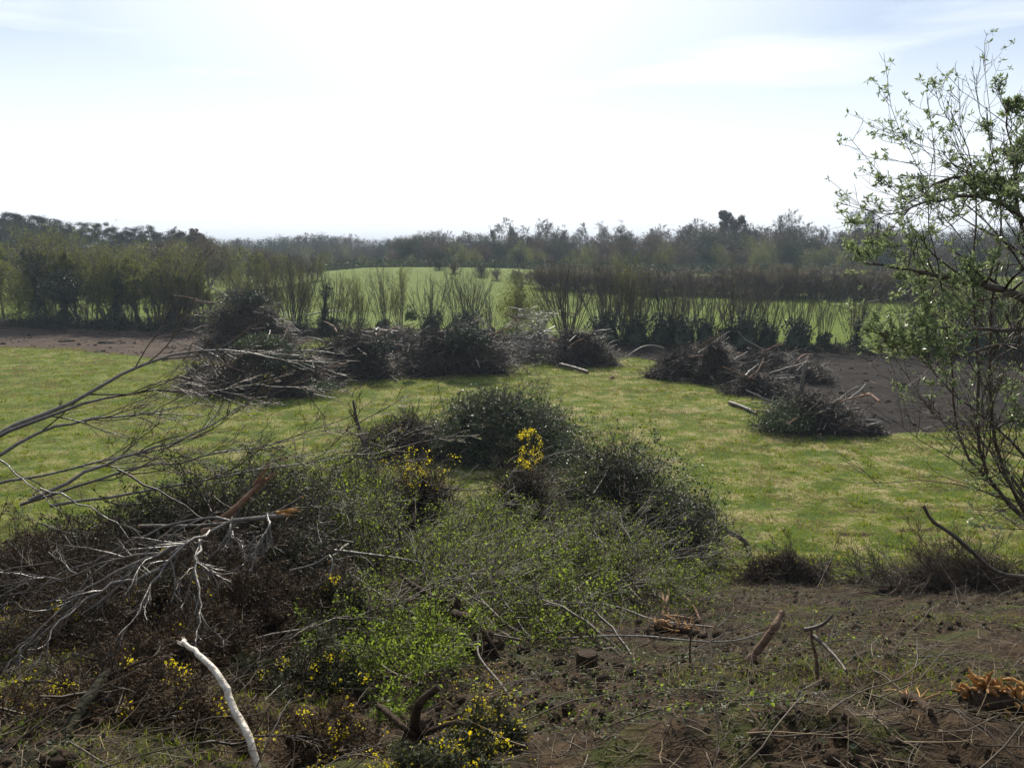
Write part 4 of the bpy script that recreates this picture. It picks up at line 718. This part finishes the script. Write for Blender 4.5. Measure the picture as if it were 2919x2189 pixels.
# ------------------------------------------------------------------ dead gorse and dark heaps at lower left
def gorse(label, px, Y, rad3, seed, dead=True, fl=30, n=60, dz=0., core=.8):
    c = at_ground(px, Y, dz-.1); o = pile('gorse_bush', label, c, rad3, seed, n=n, k=(8, 8), tw=.0035, lm='deadgorse' if dead else 'gorse', nl=9, ls=.03, wd=.22, core=core, twm='deadtwig', bm='deadtwig', br=.014, up=.2, flare=.3, cat='gorse', flw=fl)
    return o
gorse('dead brown gorse heap at the left edge below the long boughs', 20, 8.6, (1.6, 1.0, .7), 700, True, 6)
gorse('dark dead gorse heap under the middle of the grey limb', 130, 7.6, (1.5, .7, .45), 701, True, 14)
gorse('brown gorse heap with a deep black hollow, left of the leafy boughs', 265, 6.9, (.9, .6, .75), 702, True, 5)
gorse('dark gorse heap in front of the grey limb twigs, left', 50, 6.3, (1.0, .4, .3), 703, True, 10, 40)
gorse('gorse in flower left of the pale curved stick, beneath grey twigs', 150, 6.9, (.35, .3, .75), 704, False, 40, 24)
gorse('dark shadowed gorse heap behind the top of the pale curved stick', 165, 5.7, (.8, .4, .3), 705, True, 12, 40)
gorse('low flattened gorse at the bottom left corner', 40, 4.6, (.7, .3, .12), 706, True, 14, 20, core=0)
gorse('low gorse remnants with scattered flowers, right of the pale stick', 300, 5.5, (.55, .35, .2), 707, False, 45, 30, core=.6)
gorse('gorse sprig with bright flowers above the bow-shaped stick', 322, 6.9, (.4, .3, .7), 708, False, 50, 24)
gorse('bright flowering gorse clump at the bottom edge, centre-left', 428, 3.78, (.24, .14, .09), 709, False, 120, 26, core=.5)
gorse('small flowering gorse beside the claw-shaped root', 492, 4.2, (.3, .15, .07), 710, False, 40, 16, core=0)
gorse('low dead gorse right of the bottom of the pale stick', 310, 4.3, (.35, .2, .1), 711, True, 14, 18, core=0)
gorse('low gorse scraps left of the bottom of the pale stick', 140, 4.4, (.5, .25, .1), 712, True, 14, 18, core=0)
o = gorse('upright gorse crowned with orange-yellow flowers before the evergreen heap', 524, 17.5, (.62, .5, 3.0), 713, False, 0, 60, .0)
c = np.array(PX(524, 452, 17.5)); rr_ = RG(7131); t = c+nrm(rr_.normal(size=(110, 3)))*[.30, .3, .42]+[.10, 0, .08]; t = t[(t[:, 0] > c[0]-.1)][::2]
part('flower_crown', lgeo(leafat(rr_, np.repeat(t, 14, 0)+rr_.normal(0, .04, (len(t)*14, 3)), .035, .9)), M['flower'], o)
o = gorse('gorse sprays with orange flowers, right of the dead spike', 420, 15.5, (.7, .5, 2.6), 714, False, 0, 50, .0)
t = np.array(PX(420, 468, 15.5))+rr_.normal(size=(60, 3))*[.3, .25, .22]; part('flower_crown', lgeo(leafat(rr_, np.repeat(t, 10, 0)+rr_.normal(0, .05, (600, 3)), .03, .9)), M['flower'], o)
gorse('brown gorse clump with a few flowers at the grass edge, right', 800, 17.8, (1.4, .7, .9), 715, True, 20, 50)
gorse('low dead gorse heap at the right edge by the slanting branch', 1000, 15.0, (2.2, 1.0, .8), 716, True, 8, 70)
pile('brush_heap', 'spread of thin twigs and leaf scraps at the grass edge, right of centre', at_ground(900, 17.5), (2.2, .9, .5), 717, n=60, k=(6, 6), tw=.004, lm='fresh', nl=1, ls=.035, core=0, br=.015, cat='brush')
pile('brush_heap', 'dark evergreen brush beneath the long bare boughs', at_ground(190, 9.4, -.1), (2.1, 1.0, 1.25), 718, n=110, k=(7, 7), tw=.0035, lm='bramble', nl=4, ls=.035, core=.65, br=.02, up=.3, flare=.3, cat='brush')
pile('brush_heap', 'thin twiggy dark brush mass left of the grey thorn thicket', at_ground(285, 12, -.1), (1.8, 1.2, 1.9), 719, n=90, k=(8, 7), tw=.0035, lm='fresh', nl=2, ls=.04, core=.5, br=.02, up=.4, flare=.4, cat='brush')

# ------------------------------------------------------------------ the leafy tree at the right
T = [[(1090, 760, 9.0), (1085, 560, 9), (1075, 400, 9), (1060, 300, 8.8), (1035, 190, 8.6), (1026, 130, 8.5)],
     [(1045, 310, 9.0), (1005, 290, 8.6), (950, 278, 8.3), (900, 268, 8.1), (862, 264, 8.0)],
     [(1045, 240, 8.8), (1005, 205, 8.6), (960, 196, 8.3), (908, 208, 8.1), (872, 222, 8.0)],
     [(1045, 220, 9), (1010, 188, 8.8), (970, 176, 8.6), (935, 184, 8.4), (900, 210, 8.3)],
     [(1080, 600, 9.0), (1035, 530, 8.9), (985, 470, 8.8), (978, 360, 8.7), (972, 260, 8.6), (975, 170, 8.5), (962, 135, 8.4), (954, 110, 8.4)],
     [(1080, 600, 9.0), (1035, 530, 8.9), (1000, 460, 8.8), (990, 330, 8.7), (1000, 200, 8.6), (992, 145, 8.5), (986, 110, 8.4)],
     [(1080, 600, 9.0), (1035, 530, 8.9), (960, 440, 8.8), (950, 350, 8.6), (940, 270, 8.5), (925, 210, 8.4), (935, 150, 8.4)],
     [(1045, 350, 9), (1000, 345, 8.5), (950, 352, 8.2), (915, 340, 8.1), (878, 330, 8.0)],
     [(1045, 325, 9), (1005, 330, 8.7), (955, 325, 8.4), (915, 335, 8.2), (885, 350, 8.1)],
     [(1045, 480, 9), (1010, 440, 8.6), (975, 410, 8.4), (940, 380, 8.2), (920, 350, 8.1)],
     [(1045, 430, 9), (1015, 420, 8.6), (985, 430, 8.4), (950, 425, 8.2), (930, 415, 8.1)],
     [(1045, 520, 9), (1020, 500, 8.6), (1000, 470, 8.4), (980, 440, 8.2), (960, 420, 8.1)],
     [(1045, 290, 9), (1020, 220, 8.8), (1012, 150, 8.6), (1006, 120, 8.5), (1010, 95, 8.4)]]
r = RG(800); pts = [np.array([PX(*p) for p in s]) for s in T]; root = empty('leafy_tree', GX(1040, 9), 'near tree with fresh silvery-green leaf tufts reaching in from the right edge', 'tree')
C = np.stack([spline(p, 16) for p in pts]); C += r.normal(0, .012, C.shape)*np.linspace(0, 1, 16)[None, :, None]; q = np.linspace(0, 1, 16)[None]
rs = np.array([.11, .06, .03, .035, .03, .03, .022, .028, .03, .022, .016, .02, .03])[:, None]; R = np.maximum(rs*(1-.88*q), .004)
C[0, 0, 2] = H(*C[0, 0, :2])-.1
C1, R1 = kids(r, C, R, 22, (.12, .32), (20, 55), (.18, 1), 6, .12, .2, .4, .004, fall=.3)
kp = np.array([project(c_)[1] > (34 if project(c_)[0] > 940 else 60) for c_ in C1[:, -1]]); C1, R1 = C1[kp], R1[kp]
C2, R2 = kids(r, C1, R1, 6, (.25, .6), (20, 60), (.2, 1), 5, .12, .3, .5, .003)
C3, R3 = kids(r, C2, R2, 2, (.3, .6), (20, 55), (.3, 1), 4, .12, .2, .6, .0025)
part('trunk', Geo().tubes(C[:1], R[:1], 10), M['bark'], root)
for j in range(1, len(C)): part('limb', Geo().tubes(C[j:j+1], R[j:j+1], 8), M['bark'], root)
part('twigs', Geo().tubes(C1, R1, 5).tubes(C2, R2, 4).tubes(C3, R3, 3), M['twig'], root)
allt = np.concatenate([C2[:, -1], C2[:, 2], C3[:, -1], C1[:, -1]]); sel = fbm(allt[:, 0]*1.7+allt[:, 1], allt[:, 2]*1.7, 3)+r.normal(0, .15, len(allt)); hi = np.clip((allt[:, 2]-9.9)/1.2, 0, 1)
allt = allt[sel > -.14+.32*hi+.42*np.clip((8.9-allt[:, 2])/1.2, 0, 1)]; k = 7; b = np.repeat(allt, k, 0); m = len(b); d = nrm(r.normal(size=(m, 3))+[-.1, 0, .45]); ln = r.uniform(.03, .068, m)[:, None]
sd_ = nrm(np.cross(d, r.normal(size=(m, 3)))); nn = np.cross(d, sd_); V = np.stack([b, b+d*ln*.5+sd_*ln*.17+nn*ln*.06, b+d*ln, b+d*ln*.5-sd_*ln*.17+nn*ln*.06], 1)
part('leaves', lgeo((V, np.arange(m*4).reshape(m, 4))), M['willow'], root)
for j in range(9):
    pass

# ------------------------------------------------------------------ litter and grass: nobody could count it
def scatter(r, n, y0, y1, pw=1.6):
    u = r.random(n*2); y = y0+(y1-y0)*u**pw; x = r.uniform(-.72, .72, n*2)*(y+2); return x, y
r = RG(900); x, y = scatter(r, 24000, 3.0, 20.5, 1.2); m = (y < clearing_edge(x)) & (r.random(len(x)) < .62+.5*fbm(x*.8, y*.8, 3)); x, y = x[m], y[m]; p = np.stack([x, y, H(x, y)+r.uniform(0, .05, len(x))], -1); n = len(x)
a = r.normal(-.35, .9, n); d = np.stack([np.cos(a), np.sin(a), r.normal(.05, .22, n)], -1); C, R = run(r, p, d, r.gamma(2, .09, n), r.uniform(.001, .0038, n), np.full(n, .001), 5, .16)
C[..., 2] = np.maximum(C[..., 2], H(C[..., 0], C[..., 1])+.004); tag(obj('twig_litter', Geo().tubes(C, R, 4), M['chip']), kind='stuff')
x, y = scatter(r, 420, 3.2, 19.5, 1.1); m = y < clearing_edge(x)-.5; x, y = x[m], y[m]; n = len(x); p = np.stack([x, y, H(x, y)+.04], -1); a = r.normal(-.3, .8, n)
C, R = run(r, p, np.stack([np.cos(a), np.sin(a), r.normal(.1, .2, n)], -1), r.uniform(.3, 1.0, n), r.uniform(.003, .007, n), np.full(n, .003), 9, .12); C1, R1 = kids(r, C, R, 4, (.2, .4), (25, 60), (.2, 1), 5, .15, .1, .5, .002)
for c_ in (C, C1): c_[..., 2] = np.maximum(c_[..., 2], H(c_[..., 0], c_[..., 1])+.008)
tag(obj('branch_litter', Geo().tubes(C, R, 5).tubes(C1, R1, 3), M['twig']), kind='stuff')
x, y = scatter(r, 42000, 3.0, 20.5, 1.15); m = (y < clearing_edge(x)+.3) & (fbm(x*.6+4, y*.6, 4) > .02+.3*(r.random(len(x))-.5)+.15*np.clip((6.5-y)/2, 0, 1)); x, y = x[m], y[m]; p = np.stack([x, y, H(x, y)+r.uniform(.0, .05, len(x))], -1)
tag(obj('leaf_scraps', lgeo(leafat(r, p, .028, .75, .8)), M['bramble']), kind='stuff')
m = fbm(x*.9+8, y*.9, 3) > .12+.25*np.clip((6.5-y)/2, 0, 1); tag(obj('ground_ivy', lgeo(leafat(r, (p[m]+[0, 0, .03])[::2], .022, .8, .8)), M['fresh']), kind='stuff')
x, y = scatter(r, 3200, 3.2, 8.5, 1.0); m = (x < .2-.1*(y-4)) & (fbm(x*1.1+2, y*1.1, 3) > .02); x, y = x[m], y[m]; b = np.stack([x, y, H(x, y)+.04], -1); b = np.repeat(b, 4, 0)+r.normal(0, .02, (len(x)*4, 3))
tag(obj('fallen_petals', lgeo(leafat(r, b, .014, .9, .5)), M['flower']), kind='stuff')
# clods of earth
x, y = scatter(r, 6500, 3.2, 19.5, 1.1); m = (y < clearing_edge(x)) & (fbm(x*.7+1, y*.7, 3) > -.1); x, y = x[m], y[m]; g = Geo(); n = len(x); s = np.minimum(r.gamma(1.5, .011, n)+.006, .07)
bv = nrm(np.array([[1, 0, .2], [.3, 1, 0], [-.8, .6, .1], [-.7, -.7, .1], [.4, -.9, 0], [.2, .1, 1], [-.2, .1, 1], [0, 0, -1]])); bf = np.array([[0, 1, 5], [1, 2, 6], [1, 6, 5], [2, 3, 6], [3, 4, 5], [3, 5, 6], [4, 0, 5], [1, 0, 7], [2, 1, 7], [3, 2, 7], [4, 3, 7], [0, 4, 7]])
V = np.stack([x, y, H(x, y)+s*.2], -1)[:, None]+bv[None]*s[:, None, None]*r.uniform(.7, 1.3, (n, 8, 1)); g.add(V, (np.arange(n)[:, None, None]*8+bf).reshape(-1, 3)); tag(obj('earth_clods', g, M['root']), kind='stuff')
r = RG(915); n = 16000; x = r.uniform(-60, 60, n); y = r.uniform(38, 96, n); dd = np.maximum(dpoly(x, y, TL), dpoly(x, y, TR)); m = (dd > -.6) & (r.random(n) < .12+.6*(fbm(x*.25, y*.8, 3) > .05)); x, y = x[m], y[m]; n = len(x); s = np.minimum(r.gamma(1.6, .03, n)+.015, .2)
V = np.stack([x, y, H(x, y)+s*.1], -1)[:, None]+bv[None]*s[:, None, None]*r.uniform(.7, 1.3, (n, 8, 1))*[1.5, 1, .8]; tag(obj('furrow_clods', Geo().add(V, (np.arange(n)[:, None, None]*8+bf).reshape(-1, 3)), M['root']), kind='stuff')
p = np.stack([x, y, H(x, y)+.05], -1)[::3]; n = len(p); C, R = run(r, p, r.normal(size=(n, 3))*[1, 1, .2], r.uniform(.2, 1.1, n), r.uniform(.006, .016, n), np.full(n, .005), 4, .15); C[..., 2] = np.maximum(C[..., 2], H(C[..., 0], C[..., 1])+.01)
tag(obj('furrow_sticks', Geo().tubes(C, R, 3), M['chip']), kind='stuff')
def blades(name, x, y, h, wdt, mt, seed):
    r = RG(seed); n = len(x); z = H(x, y); a = r.uniform(0, 2*PI, n); hh = h*r.uniform(.4, 1.3, n); ww = wdt*r.uniform(.6, 1.4, n); b = np.stack([x, y, z-.01], -1)
    s = np.stack([np.cos(a), np.sin(a), a*0], -1)*ww[:, None]; ln = r.normal(0, .35, (n, 2))*hh[:, None]; t = b+np.stack([ln[:, 0], ln[:, 1], hh], -1)
    V = np.stack([b-s, b+s, t], 1); tag(obj(name, Geo().add(V, np.arange(n*3).reshape(n, 3), False), M[mt]), kind='stuff')
r = RG(950); n = 520000; y = 17+63*r.random(n)**1.5; x = r.uniform(-.72, .72, n)*(y+3); m = (y > clearing_edge(x)) & (y < hedge_y(x)-2) & (dpoly(x, y, TL) < .5) & (dpoly(x, y, TR) < .5+1.5*fbm(x*.3, y*.3)) & (fbm(x*.8, y*1.4, 3)+r.normal(0, .2, n) > -.35)
x, y = x[m], y[m]; blades('field_grass', x, y, .055+.0006*y, .006+.00035*y, 'blade', 951)
m = (fbm(x*.6+9, y*.7, 4) > .10) & (r.random(len(x)) < .6); x2, y2 = x[m], y[m]; blades('dry_grass', x2+.05, y2, .06+.001*y2, .006+.0004*y2, 'straw', 952)
n = 2600; xt = r.uniform(-32, 32, n); yt = 20+50*r.random(n)**1.4; m = (yt > clearing_edge(xt)) & (np.abs(xt) < .72*yt) & (yt < hedge_y(xt)-3) & (dpoly(xt, yt, TL) < 0) & (dpoly(xt, yt, TR) < 0) & (fbm(xt*.3, yt*.5, 3) > -.1); xt, yt = xt[m], yt[m]
x = np.repeat(xt, 26)+r.normal(0, .10, len(xt)*26); y = np.repeat(yt, 26)+r.normal(0, .09, len(xt)*26); blades('grass_tussocks', x, y, .15, .009+.0003*y, 'blade', 954)
x, y = scatter(r, 80000, 3.2, 20, 1.1); m = (y < clearing_edge(x)) & (fbm(x*.5+40, y*.5, 4) > .05); blades('clearing_grass', x[m], y[m], .06, .0035, 'blade', 953)

# ------------------------------------------------------------------ air
V = np.array([[a, b, c] for a in (-1750, 1750) for b in (-40, 3400) for c in (-3, 45)], float)
hz = obj('haze', Geo().add(V, np.array([[0, 1, 3, 2], [4, 6, 7, 5], [0, 4, 5, 1], [2, 3, 7, 6], [0, 2, 6, 4], [1, 5, 7, 3]]), False), M['bark']); hz.data.materials.clear()
m = bpy.data.materials.new('haze'); m.use_nodes = True; t = m.node_tree; t.nodes.clear(); o = t.nodes.new('ShaderNodeOutputMaterial'); v = t.nodes.new('ShaderNodeVolumePrincipled')
v.inputs['Density'].default_value = .0004; v.inputs['Color'].default_value = (.72, .86, 1, 1); v.inputs['Anisotropy'].default_value = 0; t.links.new(v.outputs[0], o.inputs['Volume'])
hz.data.materials.append(m); tag(hz, kind='stuff')
